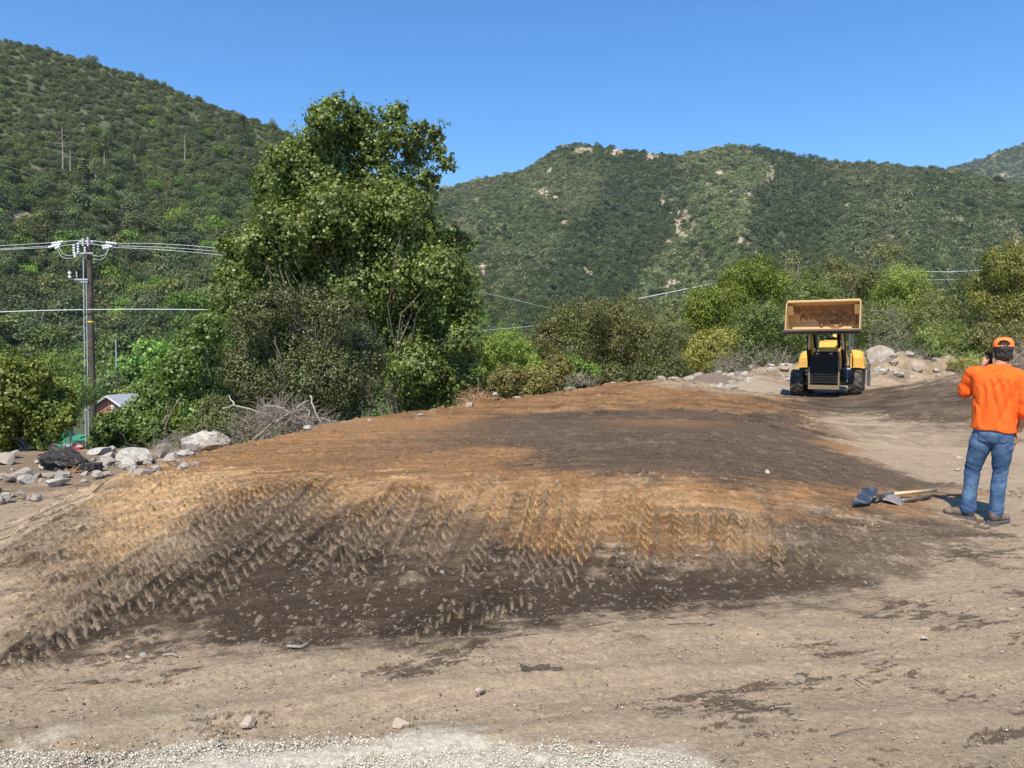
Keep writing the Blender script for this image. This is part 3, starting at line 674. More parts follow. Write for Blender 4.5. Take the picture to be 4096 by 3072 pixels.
def foliage(name, lobes, n, leaf, seed, cluster=28, cr=0.16, inner=0.35, aspect=0.62, fold=0.25, up=0.35, spread=1.0, sprig=0.0):
    """lobes: (x,y,z,rx,ry,rz,weight).  clusters of leaves near the lobe surfaces"""
    rng = np.random.RandomState(seed)
    L = np.array([l[:6] for l in lobes]); wt = np.array([l[6] if len(l) > 6 else 1.0 for l in lobes])
    w_ = (L[:, 3] * L[:, 5] + L[:, 3] * L[:, 4]) * wt; w_ /= w_.sum()
    nc = max(8, n // cluster)
    li = rng.choice(len(L), nc, p=w_)
    d = rng.normal(size=(nc, 3)); d /= np.linalg.norm(d, axis=1)[:, None]
    rad = 1 - inner * rng.rand(nc) ** 1.5 + 0.10 * rng.normal(size=nc)
    Cc = L[li, :3] + d * L[li, 3:6] * rad[:, None]
    csize = cr * np.minimum(L[li, 3], L[li, 5]) * rng.uniform(0.6, 1.5, nc)
    k = rng.randint(0, nc, n)
    q = rng.normal(size=(n, 3)) * csize[k][:, None] * spread
    if sprig > 0:                                   # some clusters are pulled out into sprigs
        sd = d + rng.normal(size=(nc, 3)) * 0.5; sd[:, 2] += 0.5; sd /= np.linalg.norm(sd, axis=1)[:, None]
        al = rng.rand(n) * sprig * (rng.rand(nc) ** 2)[k]
        q = q * (1 - 0.5 * (al > 0.1))[:, None] + sd[k] * (al * L[li, 3][k])[:, None]
    P = Cc[k] + q
    N = d[k] * 0.8 + q / (csize[k][:, None] + 1e-6) * 0.35 + rng.normal(size=(n, 3)) * 0.55; N[:, 2] += up
    N /= np.linalg.norm(N, axis=1)[:, None]
    return leaves_mesh(name, P, N, leaf, rng, aspect, fold), Cc

def grow(base, targets, r0, rng, fork=0.35, twigr=0.006, amp=0.35):
    """limbs from the base to leaf clusters, sharing the lower part"""
    base = np.asarray(base, float); lines = []
    T = np.asarray(targets)
    k = max(2, min(9, len(T) // 6)); cen = T[rng.choice(len(T), k, replace=False)]
    lab = np.argmin(((T[:, None] - cen[None]) ** 2).sum(-1), 1)
    for i in range(k):
        grp = T[lab == i]
        if len(grp) == 0: continue
        m = grp.mean(0); mid = base + (m - base) * 0.8
        P = wig(base, mid, 9, amp, rng, 0.03); rr = np.linspace(r0, r0 * 0.38, 9); lines.append((P, rr))
        for g in grp:
            s = rng.randint(4, 9)
            Q = wig(P[s], g, 6, amp, rng, 0.04); lines.append((Q, np.linspace(rr[s] * 0.55, twigr, 6)))
    return lines

BARK = surf("bark", (0.16, 0.13, 0.10), 0.9, var=0.35, scale=12, bump=0.6)
BARKP = surf("pale_bark", (0.36, 0.32, 0.26), 0.85, var=0.3, scale=6, bump=0.4)
DEADW = surf("dead_wood", (0.33, 0.275, 0.22), 0.9, var=0.3, scale=5)
DEADG = surf("grey_twigs", (0.27, 0.225, 0.185), 0.95, var=0.35, scale=4)
ROOTW = surf("reddish_roots", (0.42, 0.24, 0.13), 0.9, var=0.35, scale=4)
MF = {}
def lm(key, cols, trans=0.3, rough=0.45):
    if key not in MF: MF[key] = leafmat(key, cols, trans, rough)
    return MF[key]

def plant(name, lobes2212, Y, label, cat, cols, key, leaf, n, seed, group=None, depth=0.8, stem_mat=None, r0=0.05, dy=0.6, cluster=28, cr=0.16, inner=0.35, aspect=0.62, up=0.35, trans=0.3, sprig=0.3, basepx=None, nstem=40, rough=0.45, stemname="stem", leafname="foliage", twigr=0.004, jit=None):
    """lobes given on the photograph's 2212-wide grid at depth Y (metres); placed and sized in the world"""
    rng = np.random.RandomState(seed + 500)
    L = []
    for l in lobes2212:
        x, y, r = l[0] * 1.8517, l[1] * 1.8517, l[2] * 1.8517
        wt = l[3] if len(l) > 3 else 1.0
        o = (rng.rand() - 0.5) * 2 * dy
        p = at(x, y, Y + o); rm = r * mpp(Y)
        L.append((p.x, p.y, p.z, rm, rm * depth * rng.uniform(0.8, 1.2), rm * rng.uniform(0.85, 1.0), wt))
    cx = np.mean([l[0] for l in L]); 
    if basepx: bx = at(basepx * 1.8517, 1536, Y).x
    else: bx = cx
    bz = Hs(bx, Y)
    root = empty(name, (bx, Y, bz), 0, label, cat, group)
    off = np.array([bx, Y, bz])
    L = [tuple(np.array(l[:3]) - off) + tuple(l[3:]) for l in L]
    # lower lobes so the shrub stands on its ground
    me, Cc = foliage(name + "_" + leafname, L, n, leaf, seed, cluster, cr, inner, aspect, 0.25, up, 1.0, sprig)
    link_mesh(leafname, me, lm(key, cols, trans, rough), root)
    T = Cc[rng.choice(len(Cc), min(nstem, len(Cc)), replace=False)]
    lines = grow((0, 0, -0.15), T, r0, rng, twigr=twigr)
    link_mesh(stemname, tubes(name + "_" + stemname, lines, 5), stem_mat or BARK, root, smooth=True)
    return root

# --- the big sycamore
SYC = [(725, 228, 28), (700, 262, 36), (765, 250, 34), (800, 270, 34, .8), (850, 248, 30), (860, 295, 34, .8), (760, 300, 48), (690, 312, 46), (640, 312, 28), (645, 350, 44), (700, 360, 50), (905, 292, 30, .8), (940, 285, 24, .9), (948, 335, 30, .8), (890, 335, 34, .8), (970, 358, 18, .8), (820, 330, 42, .9), (606, 345, 30), (585, 395, 42), (640, 400, 52), (710, 400, 58), (770, 370, 42, .8), (830, 392, 42, .75), (880, 395, 40, .75), (925, 385, 26, .6), (588, 452, 40), (645, 460, 54), (720, 455, 62), (790, 450, 60), (860, 450, 52, .9), (910, 440, 40, .9), (930, 500, 44, .7), (975, 520, 36, .8), (1005, 528, 22, .8), (690, 530, 66), (620, 525, 52), (560, 532, 44), (508, 535, 32), (480, 530, 18), (780, 540, 72), (860, 540, 62), (535, 580, 50), (500, 610, 40), (520, 640, 46), (480, 650, 34), (610, 600, 68), (700, 615, 72), (790, 620, 76), (880, 610, 68), (945, 590, 52), (995, 605, 38), (965, 655, 54), (1010, 665, 36), (870, 690, 72), (935, 730, 62), (1000, 735, 42), (900, 790, 62), (965, 805, 52), (840, 770, 58), (890, 850, 50), (950, 850, 40), (500, 690, 36), (1000, 820, 30), (1015, 770, 28), (760, 480, 60), (660, 500, 50), (600, 470, 40)]
SYC = [(l[0], l[1], l[2] * (0.95 if l[1] < 420 else 0.96)) + tuple(l[3:]) for l in SYC]
syc = plant("sycamore_tree", SYC, 24.0, "tall leafy broadleaf tree, the tallest in the photo, standing beyond the dirt mound", "tree",
      [(0.070, 0.101, 0.020), (0.131, 0.177, 0.037), (0.292, 0.330, 0.110)], "sycamore_leaves", 0.100, 185000, 1, depth=1.1, stem_mat=BARK, r0=0.07, dy=1.3, cluster=22, cr=0.19, inner=0.8, aspect=0.8, up=0.35, sprig=0.7, basepx=800, nstem=80, stemname="trunk", leafname="crown", twigr=0.008, trans=0.32)
# --- dark oak-like shrub in front of it
plant("dark_shrub", [(560, 680, 50), (610, 650, 40), (680, 660, 45), (740, 670, 42), (500, 740, 55), (580, 740, 70), (660, 730, 70), (740, 740, 60), (790, 770, 50), (480, 810, 60), (560, 820, 75), (650, 820, 80), (730, 820, 70), (790, 840, 45), (580, 880, 50), (660, 890, 50), (740, 880, 45), (470, 870, 50)], 16.5,
      "big dark small-leaved shrub in front of the tall tree, behind the heap of bare branches", "shrub", [(0.047, 0.055, 0.018), (0.085, 0.097, 0.031), (0.213, 0.223, 0.084)], "dark_oak_leaves", 0.05, 90000, 2, dy=0.7, cluster=30, cr=0.13, inner=0.45, nstem=150, r0=0.05, sprig=0.3, depth=0.8, trans=0.15)
plant("lime_shrub", [(450, 710, 30), (430, 760, 42), (390, 800, 38), (420, 840, 50), (350, 845, 42), (310, 885, 34), (262, 915, 26), (225, 930, 22), (226, 908, 18), (360, 890, 45), (420, 900, 40), (280, 920, 38), (330, 930, 38), (230, 945, 30)], 14.5,
      "bright green broad-leaved shrub between the utility pole and the dark shrub", "shrub", [(0.064, 0.104, 0.022), (0.123, 0.186, 0.040), (0.269, 0.342, 0.110)], "lime_leaves", 0.068, 46000, 3, dy=0.5, cluster=24, cr=0.20, inner=0.4, nstem=90, r0=0.03, sprig=0.5, trans=0.4)
plant("scrub_shrub", [(440, 930, 32), (480, 915, 38), (400, 945, 26), (520, 920, 30), (465, 880, 30)], 12.9,
      "low fine-leaved green shrub just above the great white boulder", "shrub", [(0.085, 0.103, 0.031), (0.139, 0.157, 0.051), (0.256, 0.260, 0.098)], "fine_leaves", 0.035, 16000, 4, dy=0.3, nstem=60, r0=0.02, stem_mat=DEADG)
plant("yellow_green_shrub", [(30, 800, 40), (70, 815, 38), (20, 850, 50), (90, 850, 45), (130, 860, 30), (40, 900, 50), (110, 900, 45), (150, 895, 20), (-20, 870, 60), (20, 950, 34), (-10, 930, 40), (95, 930, 34)], 12.9,
      "yellow green shrub at the left edge, above the charred log", "shrub", [(0.082, 0.109, 0.018), (0.152, 0.183, 0.029), (0.328, 0.342, 0.083)], "yellow_leaves", 0.065, 26000, 5, dy=0.5, nstem=90, r0=0.03, sprig=0.5, stem_mat=DEADG)
plant("background_bush", [(135, 800, 45), (160, 850, 40), (110, 790, 30)], 36, "mid green rounded bush behind the conduit of the utility pole", "bush", [(0.106, 0.157, 0.036), (0.159, 0.223, 0.051), (0.256, 0.316, 0.084)], "mid_leaves", 0.10, 8000, 6, dy=1, nstem=20)
# --- the thicket along the far edge, from left to right
THK = "bushes growing beyond the far edge of the site"
plant("willow_bush", [(1060, 760, 34), (1095, 745, 34), (1040, 800, 30), (1090, 790, 30), (1130, 770, 30), (1150, 800, 26)], 32, "light green willowy bush just right of the tall tree", "bush", [(0.129, 0.185, 0.033), (0.213, 0.288, 0.048), (0.363, 0.409, 0.098)], "willow_leaves", 0.08, 16000, 7, THK, dy=1, nstem=30, sprig=0.5)
plant("low_yellow_bush", [(1060, 835, 30), (1100, 820, 30), (1150, 825, 32), (1190, 815, 30), (1215, 790, 22), (1090, 855, 22), (1140, 850, 22), (1040, 860, 20)], 24, "low olive bush speckled with yellow, nearest the tall tree's right foot", "bush", [(0.117, 0.116, 0.033), (0.213, 0.195, 0.056), (0.426, 0.353, 0.111)], "olive_leaves", 0.06, 24000, 8, THK, dy=0.6, nstem=50, sprig=0.4)
plant("grey_olive_bush", [(1210, 700, 44), (1260, 690, 46), (1180, 740, 40), (1240, 760, 50), (1200, 790, 34), (1150, 760, 26)], 35, "dark olive bush with a yellowish top, left part of the widest thicket", "bush", [(0.074, 0.084, 0.025), (0.133, 0.138, 0.042), (0.256, 0.231, 0.077)], "dull_leaves", 0.085, 24000, 9, THK, dy=1, nstem=40, sprig=0.5)
plant("grey_olive_bush", [(1310, 690, 44), (1360, 690, 48), (1330, 740, 55), (1400, 740, 50), (1290, 770, 45), (1370, 790, 40), (1430, 780, 36)], 36, "dark olive bush filling the middle of the thicket below the twin summits", "bush", [(0.074, 0.084, 0.025), (0.133, 0.138, 0.042), (0.256, 0.231, 0.077)], "dull_leaves", 0.085, 34000, 10, THK, dy=1, nstem=50, sprig=0.5)
plant("slender_bush", [(1430, 700, 26), (1455, 670, 22), (1450, 720, 30), (1480, 735, 22)], 38, "thin greyish bush with upright twigs left of the round bright green trees", "bush", [(0.106, 0.122, 0.048), (0.180, 0.185, 0.077), (0.319, 0.316, 0.125)], "grey_leaves", 0.08, 9000, 11, THK, dy=1, nstem=60, sprig=0.9, stem_mat=BARKP)
plant("small_green_bush", [(1250, 800, 24), (1235, 785, 18), (1275, 805, 18), (1260, 820, 18)], 30, "small fresh green bush low in front of the olive thicket", "bush", [(0.106, 0.176, 0.029), (0.180, 0.278, 0.042), (0.319, 0.426, 0.098)], "fresh_leaves", 0.085, 7000, 12, THK, dy=0.4, nstem=20)
plant("round_tree", [(1520, 660, 38), (1500, 690, 34), (1545, 690, 34), (1490, 720, 26), (1560, 650, 30)], 43, "round bright green tree, lower left one of the pair", "tree", [(0.085, 0.122, 0.014), (0.170, 0.214, 0.025), (0.319, 0.334, 0.056)], "glossy_leaves", 0.11, 16000, 13, dy=1, inner=0.25, nstem=20, sprig=0.1, stemname="trunk", leafname="crown", r0=0.12)
plant("round_tree", [(1600, 600, 40), (1640, 590, 42), (1570, 630, 34), (1640, 640, 46), (1590, 660, 40), (1680, 620, 34)], 46, "round bright green tree, taller right one of the pair above the pile of stones", "tree", [(0.077, 0.112, 0.014), (0.150, 0.195, 0.025), (0.298, 0.316, 0.056)], "glossy_leaves_dark", 0.11, 24000, 14, dy=1.2, inner=0.25, nstem=20, sprig=0.1, stemname="trunk", leafname="crown", r0=0.14)
plant("yellow_bush", [(1530, 745, 32), (1565, 735, 28), (1500, 770, 28), (1540, 790, 30), (1480, 795, 20), (1570, 780, 26)], 37, "pale yellow green feathery bush below the round trees", "bush", [(0.170, 0.176, 0.042), (0.298, 0.288, 0.063), (0.489, 0.426, 0.111)], "feathery_leaves", 0.07, 18000, 15, THK, dy=0.8, nstem=40, sprig=0.6)
plant("green_thicket", [(1620, 700, 40), (1660, 690, 40), (1600, 740, 36), (1650, 745, 40), (1700, 720, 40), (1690, 770, 34), (1630, 790, 34)], 38, "dark green bush behind the raised bucket, left half", "bush", [(0.068, 0.103, 0.025), (0.129, 0.171, 0.042), (0.256, 0.297, 0.084)], "thicket_leaves", 0.085, 26000, 16, THK, dy=1, nstem=50, sprig=0.5)
plant("green_thicket", [(1760, 680, 44), (1820, 680, 44), (1780, 640, 40), (1730, 640, 38), (1850, 720, 40), (1800, 740, 40), (1750, 740, 34)], 40, "dark green bush behind the raised bucket, right half", "bush", [(0.068, 0.103, 0.025), (0.129, 0.171, 0.042), (0.256, 0.297, 0.084)], "thicket_leaves", 0.085, 28000, 17, THK, dy=1, nstem=50, sprig=0.5)
for i, (lx, lab) in enumerate([([(1715, 560, 20, .5), (1720, 600, 28, .6), (1700, 630, 28)], "thin airy tree with a pale bare stem, leftmost of the tall sparse ones"), ([(1800, 570, 26, .6), (1790, 605, 32), (1830, 600, 30), (1815, 640, 34)], "sparse tree with open crown, second of the tall airy ones"), ([(1880, 560, 26, .6), (1870, 600, 32), (1910, 545, 28, .7), (1935, 540, 22, .5), (1960, 560, 18, .5), (1900, 620, 30)], "sparse dark tree with ragged top, rightmost of the tall airy ones")]):
    plant("airy_tree", lx, 47 + i, lab, "tree", [(0.106, 0.112, 0.042), (0.180, 0.182, 0.063), (0.363, 0.334, 0.125)], "airy_leaves", 0.10, 6500, 18 + i, "tall sparse trees behind the machine", dy=1.2, inner=0.9, nstem=50, sprig=0.7, stem_mat=BARKP, r0=0.07, stemname="trunk", leafname="crown", twigr=0.012)
plant("pale_green_tree", [(1940, 605, 36), (1975, 615, 36), (1920, 640, 34), (1985, 650, 34), (1950, 655, 38)], 45, "pale green dome-shaped tree in front of the far wires", "tree", [(0.129, 0.176, 0.033), (0.223, 0.278, 0.053), (0.383, 0.409, 0.098)], "dome_leaves", 0.09, 20000, 22, dy=1, nstem=20, sprig=0.2, stemname="trunk", leafname="crown", r0=0.1)
plant("olive_bush", [(1890, 690, 40), (1940, 700, 42), (1900, 740, 40), (1960, 740, 40), (1870, 760, 30), (2020, 660, 34), (2040, 690, 34), (2000, 700, 34)], 38, "mid green bush with bare grey twigs right of the machine", "bush", [(0.085, 0.103, 0.031), (0.153, 0.176, 0.051), (0.298, 0.297, 0.098)], "twiggy_leaves", 0.075, 34000, 23, THK, dy=1, nstem=110, sprig=0.6, stem_mat=DEADG, twigr=0.008)
plant("reedy_shrub", [(2010, 735, 30), (2050, 730, 32), (2085, 740, 28), (2030, 765, 30), (2075, 770, 30), (2110, 775, 22)], 33, "soft grey green reedy shrub left of the man's head", "shrub", [(0.117, 0.157, 0.042), (0.202, 0.250, 0.069), (0.342, 0.372, 0.125)], "reedy_leaves", 0.10, 22000, 24, THK, dy=0.6, nstem=40, sprig=0.8, aspect=0.25)
plant("right_tree", [(2130, 620, 40), (2165, 575, 42), (2200, 555, 40), (2190, 620, 50), (2150, 670, 44), (2210, 680, 50), (2240, 600, 60), (2110, 650, 24)], 40, "tall olive green tree at the right edge above the man", "tree", [(0.096, 0.103, 0.019), (0.170, 0.176, 0.033), (0.319, 0.297, 0.077)], "right_leaves", 0.10, 36000, 25, dy=1.3, nstem=50, sprig=0.3, stemname="trunk", leafname="crown", r0=0.12)
plant("edge_bush", [(2130, 730, 34), (2180, 735, 36), (2220, 745, 40), (2150, 770, 26), (2215, 780, 30)], 33, "dark bush with tan twigs behind the man's cap", "bush", [(0.106, 0.112, 0.034), (0.180, 0.176, 0.056), (0.319, 0.278, 0.098)], "edge_leaves", 0.08, 22000, 26, THK, dy=0.7, nstem=60, sprig=0.4, stem_mat=DEADG)
plant("low_bush", [(1290, 815, 26), (1330, 815, 28), (1380, 815, 28), (1425, 810, 28), (1460, 800, 26)], 33.5, "low dark bush hiding the feet of the olive thicket", "bush", [(0.070, 0.080, 0.026), (0.117, 0.136, 0.044), (0.234, 0.236, 0.088)], "low_leaves", 0.08, 16000, 31, THK, dy=0.6, nstem=30, sprig=0.4)
plant("low_bush", [(1590, 790, 28), (1620, 800, 24), (1560, 805, 22), (1660, 780, 26)], 36, "low tangled bush above the stones left of the machine", "bush", [(0.064, 0.078, 0.026), (0.111, 0.136, 0.044), (0.222, 0.236, 0.088)], "low_leaves", 0.08, 12000, 32, THK, dy=0.6, nstem=60, sprig=0.6, stem_mat=DEADG)
plant("low_bush", [(1880, 770, 26), (1920, 775, 26), (1960, 770, 26), (2000, 772, 24), (1850, 780, 24)], 36, "low green bush above the boulders right of the machine", "bush", [(0.070, 0.100, 0.031), (0.117, 0.165, 0.050), (0.222, 0.271, 0.099)], "low_green_leaves", 0.08, 16000, 33, THK, dy=0.6, nstem=40, sprig=0.4)
plant("back_tree", [(1780, 620, 40), (1740, 600, 30), (1850, 640, 44), (1890, 620, 34), (1820, 590, 26), (2060, 640, 36), (2080, 680, 40), (2040, 700, 36), (2100, 610, 24)], 50, "mass of darker trees rising behind the thicket right of the raised bucket", "tree", [(0.058, 0.078, 0.024), (0.099, 0.127, 0.040), (0.187, 0.212, 0.072)], "back_leaves", 0.11, 30000, 34, dy=2, nstem=60, sprig=0.4, stemname="trunk", leafname="crown", r0=0.12)
plant("grass_clump", [(2065, 785, 16), (2095, 790, 18), (2120, 790, 14)], 30, "yellow green tuft of tall grass left of the man's neck", "plant", [(0.213, 0.223, 0.048), (0.319, 0.316, 0.077), (0.511, 0.464, 0.140)], "grass_blades", 0.14, 3500, 27, dy=0.3, nstem=10, aspect=0.12, up=-0.2, sprig=0.4)

# --- conifer and dead trees on the left hillside
def on_left(px, py):
    d = np.hypot(HL["PX"] - px, HL["PY"] - py); k = np.unravel_index(np.argmin(d), d.shape)
    return Vector((HL["X"][k], HL["Y"][k], HL["Z"][k]))
def dead_tree(px, top, bot, label, seed, width=0.9, branches=7):
    b = on_left(px, bot); rng = np.random.RandomState(seed); h = (bot - top) * mpp(b.y)
    root = empty("dead_tree", b, 0, label, "dead tree", "bare dead trees on the left hillside")
    link_mesh("trunk", tubes("dead_trunk", [(wig((0, 0, -1), (0.2, 0, h), 8, 0.05, rng), np.linspace(0.32, 0.10, 8))], 6), DEADW, root)
    ls = []
    for i in range(branches):
        z = h * rng.uniform(0.35, 0.95); a = rng.choice([-1, 1]); q = h * rng.uniform(.1, .22)
        ls.append((wig((0, 0, z), (a * q, rng.uniform(-1, 1) * q, z - q * rng.uniform(-.4, 1.1)), 6, 0.5, rng, 0.12), np.linspace(0.13, 0.06, 6)))
    for l_ in ls: link_mesh("branch", tubes("dead_branch", [l_], 4), DEADW, root)
dead_tree(255, 508, 700, "tallest bare dead tree with drooping limbs, highest on the left hillside", 1, branches=9)
dead_tree(278, 600, 700, "thin bare dead trunk close beside the tallest dead tree", 2, branches=2)
dead_tree(378, 690, 800, "bare dead tree below and right of the tallest one", 3, branches=7)
dead_tree(420, 610, 680, "short pale dead snag between the tallest dead tree and the lone spike", 4, branches=1)
dead_tree(735, 545, 650, "lone pale dead spike nearest the tall leafy tree", 5, branches=2)
dead_tree(536, 620, 655, "shortest pale dead stub in the middle of the hillside", 6, branches=0)
def conifer(px, top, bot, wpx, label, seed, hd=None):
    b = on_left(px, bot); h = (bot - top) * mpp(b.y); rng = np.random.RandomState(seed)
    root = empty("conifer_tree", b, 0, label, "tree", "conifers on the left hillside")
    P = []; N = []
    for t in range(16):
        zz = h * (0.12 + 0.85 * t / 16); rr = wpx * mpp(b.y) * (1 - t / 16) ** 0.8 * rng.uniform(.7, 1.15)
        for a in range(9):
            an = rng.rand() * 6.283; m = 34; q = rng.rand(m)
            P.append(np.stack([np.cos(an) * rr * q + rng.normal(size=m) * .12, np.sin(an) * rr * q + rng.normal(size=m) * .12, zz - rr * q * 0.25 + rr * 0.12 * q * q + rng.normal(size=m) * .08], 1))
            N.append(np.tile([0, 0, 1.0], (m, 1)) + rng.normal(size=(m, 3)) * .4)
    P = np.vstack(P); N = np.vstack(N); N /= np.linalg.norm(N, axis=1)[:, None]
    link_mesh("crown", leaves_mesh("needles", P, N, 0.5, rng, 0.5), lm("conifer_needles", [(0.025, 0.044, 0.025), (0.039, 0.066, 0.036), (0.083, 0.117, 0.062)], 0.1), root)
    link_mesh("trunk", tubes("conifer_trunk", [(np.array([[0, 0, -1], [0, 0, h * .5], [0, 0, h * .97]]), [0.35, 0.2, 0.05])], 6), BARK, root)
conifer(975, 455, 600, 62, "dark layered conifer high on the left hillside near the skyline", 1)
conifer(345, 610, 800, 46, "dark conifer among the bare dead trees", 2)
conifer(470, 850, 1010, 55, "dark conifer low on the left hillside", 3)
# ------------------------------------------------------------------ rocks
ROCK = surf("pale_granite", (0.33, 0.30, 0.26), 0.9, var=0.30, scale=9, bump=0.7, bscale=14, dirt=(0.25, 0.19, 0.135), dirt_amt=0.6, dirt_scale=2.5, bdist=0.012)
ROCKD = surf("dusty_stone", (0.29, 0.235, 0.185), 0.95, var=0.3, scale=8, bump=0.7, bscale=14, bdist=0.008)
ROCKT = surf("tan_stone", (0.38, 0.305, 0.225), 0.95, var=0.3, scale=5, bump=0.6, bscale=10, bdist=0.002)
ROCKW = surf("white_granite", (0.43, 0.405, 0.365), 0.9, var=0.25, scale=16, bump=0.8, bscale=12, dirt=(0.28, 0.23, 0.175), dirt_amt=0.5, dirt_scale=5, bdist=0.014)
CHAR = surf("charred_wood", (0.035, 0.030, 0.027), 0.85, var=0.6, scale=7, bump=1.0, bscale=22, dirt=(0.20, 0.16, 0.12), dirt_amt=0.15)
def rock_me(seed, sub=4, cuts=13, rough=0.085, flat=1.0):
    rng = np.random.RandomState(seed)
    bm = bmesh.new(); bmesh.ops.create_icosphere(bm, subdivisions=sub, radius=1.0)
    Pl = [(Vector(rng.normal(size=3)).normalized(), rng.uniform(0.42, 0.82)) for _ in range(cuts)]
    o = Vector(rng.rand(3) * 50)
    for v in bm.verts:
        p = v.co.copy()
        for n, d in Pl:
            e = p.dot(n) - d
            if e > 0: p -= n * e * 0.98
        f = mnoise.fractal(p * 1.4 + o, 0.8, 2.1, 5) * rough + mnoise.fractal(p * 6 + o, 0.8, 2.1, 3) * rough * 0.25
        v.co = p * (1 + f)
    me = bpy.data.meshes.new("rock"); bm.to_mesh(me); bm.free()
    me.polygons.foreach_set("use_smooth", np.ones(len(me.polygons), bool))
    try: me.set_sharp_from_angle(angle=R(24))
    except Exception: pass
    return me
RK = [rock_me(s) for s in range(12)]
RKM = {}
def rk(i, mat):
    k = (i % 12, mat.name)
    if k not in RKM:
        m = RK[i % 12].copy(); m.materials.clear(); m.materials.append(mat); RKM[k] = m
    return RKM[k]
def rock(px, py, wpx, hpx, label, i=0, Y=None, mat=None, name="rock", cat="rock", group=None, rz=0.0, tilt=0.0, depth=0.9, lift=0.0):
    """centre of the stone's visible outline in photo pixels; it sits on the ground there"""
    mat = mat or ROCK
    if Y is None or Y < 13:
        g = gnd(px, py + hpx * 0.42); Y = min(g.y, float(np.interp(g.x, EX, EY)) - 0.05 if g.x < -1 else 99) + wpx * mpp(g.y) * 0.25
    c = at(px, py, Y)
    if Y < 13 or Y > 29.5: c.z = min(c.z, Hs(c.x, Y) + hpx * mpp(Y) * 0.42)
    sx = wpx * mpp(Y) / 1.6; sz = hpx * mpp(Y) / 1.45
    o = link_mesh(name, rk(i, mat), None, None, c, (tilt, R(i * 13 % 17 - 8), rz if rz else 0.0), (sx, sx * depth, sz))
    return tag(o, label, cat, group)
# crowd of stones along the left edge
rock(812, 1758, 215, 92, "great white granite boulder, largest of the stones by the left edge of the mound", 3, Y=11.2, mat=ROCKW, name="boulder", cat="boulder", depth=0.7)
rock(555, 1832, 140, 68, "broad pale boulder left of the great white one", 5, Y=10.6, mat=ROCKW, name="boulder", cat="boulder")
rock(440, 1848, 84, 44, "wedge-shaped grey boulder between the charred log and the broad pale boulder", 1, Y=10.3, name="boulder", cat="boulder")
rock(640, 1815, 48, 42, "squarish tan stone between the broad boulder and the great white one", 2, Y=10.4)
rock(690, 1832, 62, 38, "pale stone tucked under the near side of the great white boulder", 4, Y=9.9)
rock(735, 1815, 60, 30, "small white stone at the foot of the great white boulder", 6, Y=10.0, mat=ROCKW)
rock(655, 1786, 70, 34, "flat pale stone leaning on the left side of the great white boulder", 7, Y=11.0)
rock(395, 1808, 90, 26, "flat slab lying behind the wedge-shaped boulder", 8, Y=11.3, mat=ROCKW)
rock(450, 1800, 34, 28, "small upright tan stone on the flat slab's right end", 9, Y=11.2)
rock(30, 1838, 74, 56, "rounded brown boulder cut by the left edge of the photo", 10, Y=10.4, mat=ROCKD, name="boulder", cat="boulder")
rock(100, 1892, 70, 46, "grey stone in front of the brown boulder at the left edge", 0, Y=9.3)
rock(148, 1905, 30, 26, "small grey stone right of the one by the brown boulder", 2, Y=9.1)
rock(225, 1932, 92, 40, "pale angular slab nearest the mound's left foot", 11, Y=8.8, mat=ROCKW)
rock(388, 1900, 50, 34, "tilted grey stone right of the rusty roots", 3, Y=9.3)
rock(355, 1873, 44, 40, "light stone above the rusty roots", 4, Y=9.7)
rock(200, 1905, 40, 26, "round pale stone above the pale angular slab", 5, Y=9.2)
rock(262, 1900, 28, 22, "tan stone between the round pale stone and the rusty roots", 6, Y=9.3, mat=ROCKD)
rock(60, 1820, 46, 34, "tan stone behind the brown boulder", 7, Y=11.0)
rock(560, 1885, 60, 16, "thin flat stone half buried beside the mound", 8, Y=9.6)
rock(340, 1925, 30, 16, "small dark stone below the rusty roots", 9, Y=8.9, mat=ROCKD)
rock(430, 1895, 34, 20, "thin stone at the right of the tilted grey one", 10, Y=9.4)
rock(925, 1775, 20, 14, "small white stone on the orange edge right of the great white boulder", 1, mat=ROCKW)
rock(960, 1772, 14, 10, "smallest stone on the orange edge right of the great white boulder", 2)
GR_L = "small stones heaped at the left edge"
rng = np.random.RandomState(9)
for i in range(120):
    px = rng.uniform(-30, 780); py = np.interp(px, [0, 300, 600, 800], [1890, 1870, 1850, 1815]) + rng.uniform(-38, 45)
    if px < 150 and rng.rand() < 0.6: py = rng.uniform(1955, 2010)
    w_ = rng.uniform(14, 38) if i % 4 else rng.uniform(34, 62)
    rock(px, py, w_, w_ * rng.uniform(.5, .8), *(lambda mi: ("%s %s stone %s" % ("tiny" if w_ < 20 else "small" if w_ < 29 else "fist-sized" if w_ < 40 else "head-sized", ["grey", "whitish", "brown"][mi], "heaped at the very left edge" if px < 130 else "by the charred log" if px < 270 else "around the rusty roots" if px < 400 else "near the wedge-shaped boulder" if px < 500 else "beside the broad pale boulder" if px < 640 else "below the great white boulder"), rng.randint(12)))(i % 3), mat=[ROCK, ROCKW, ROCKD][i % 3], group=GR_L, rz=rng.rand() * 6)
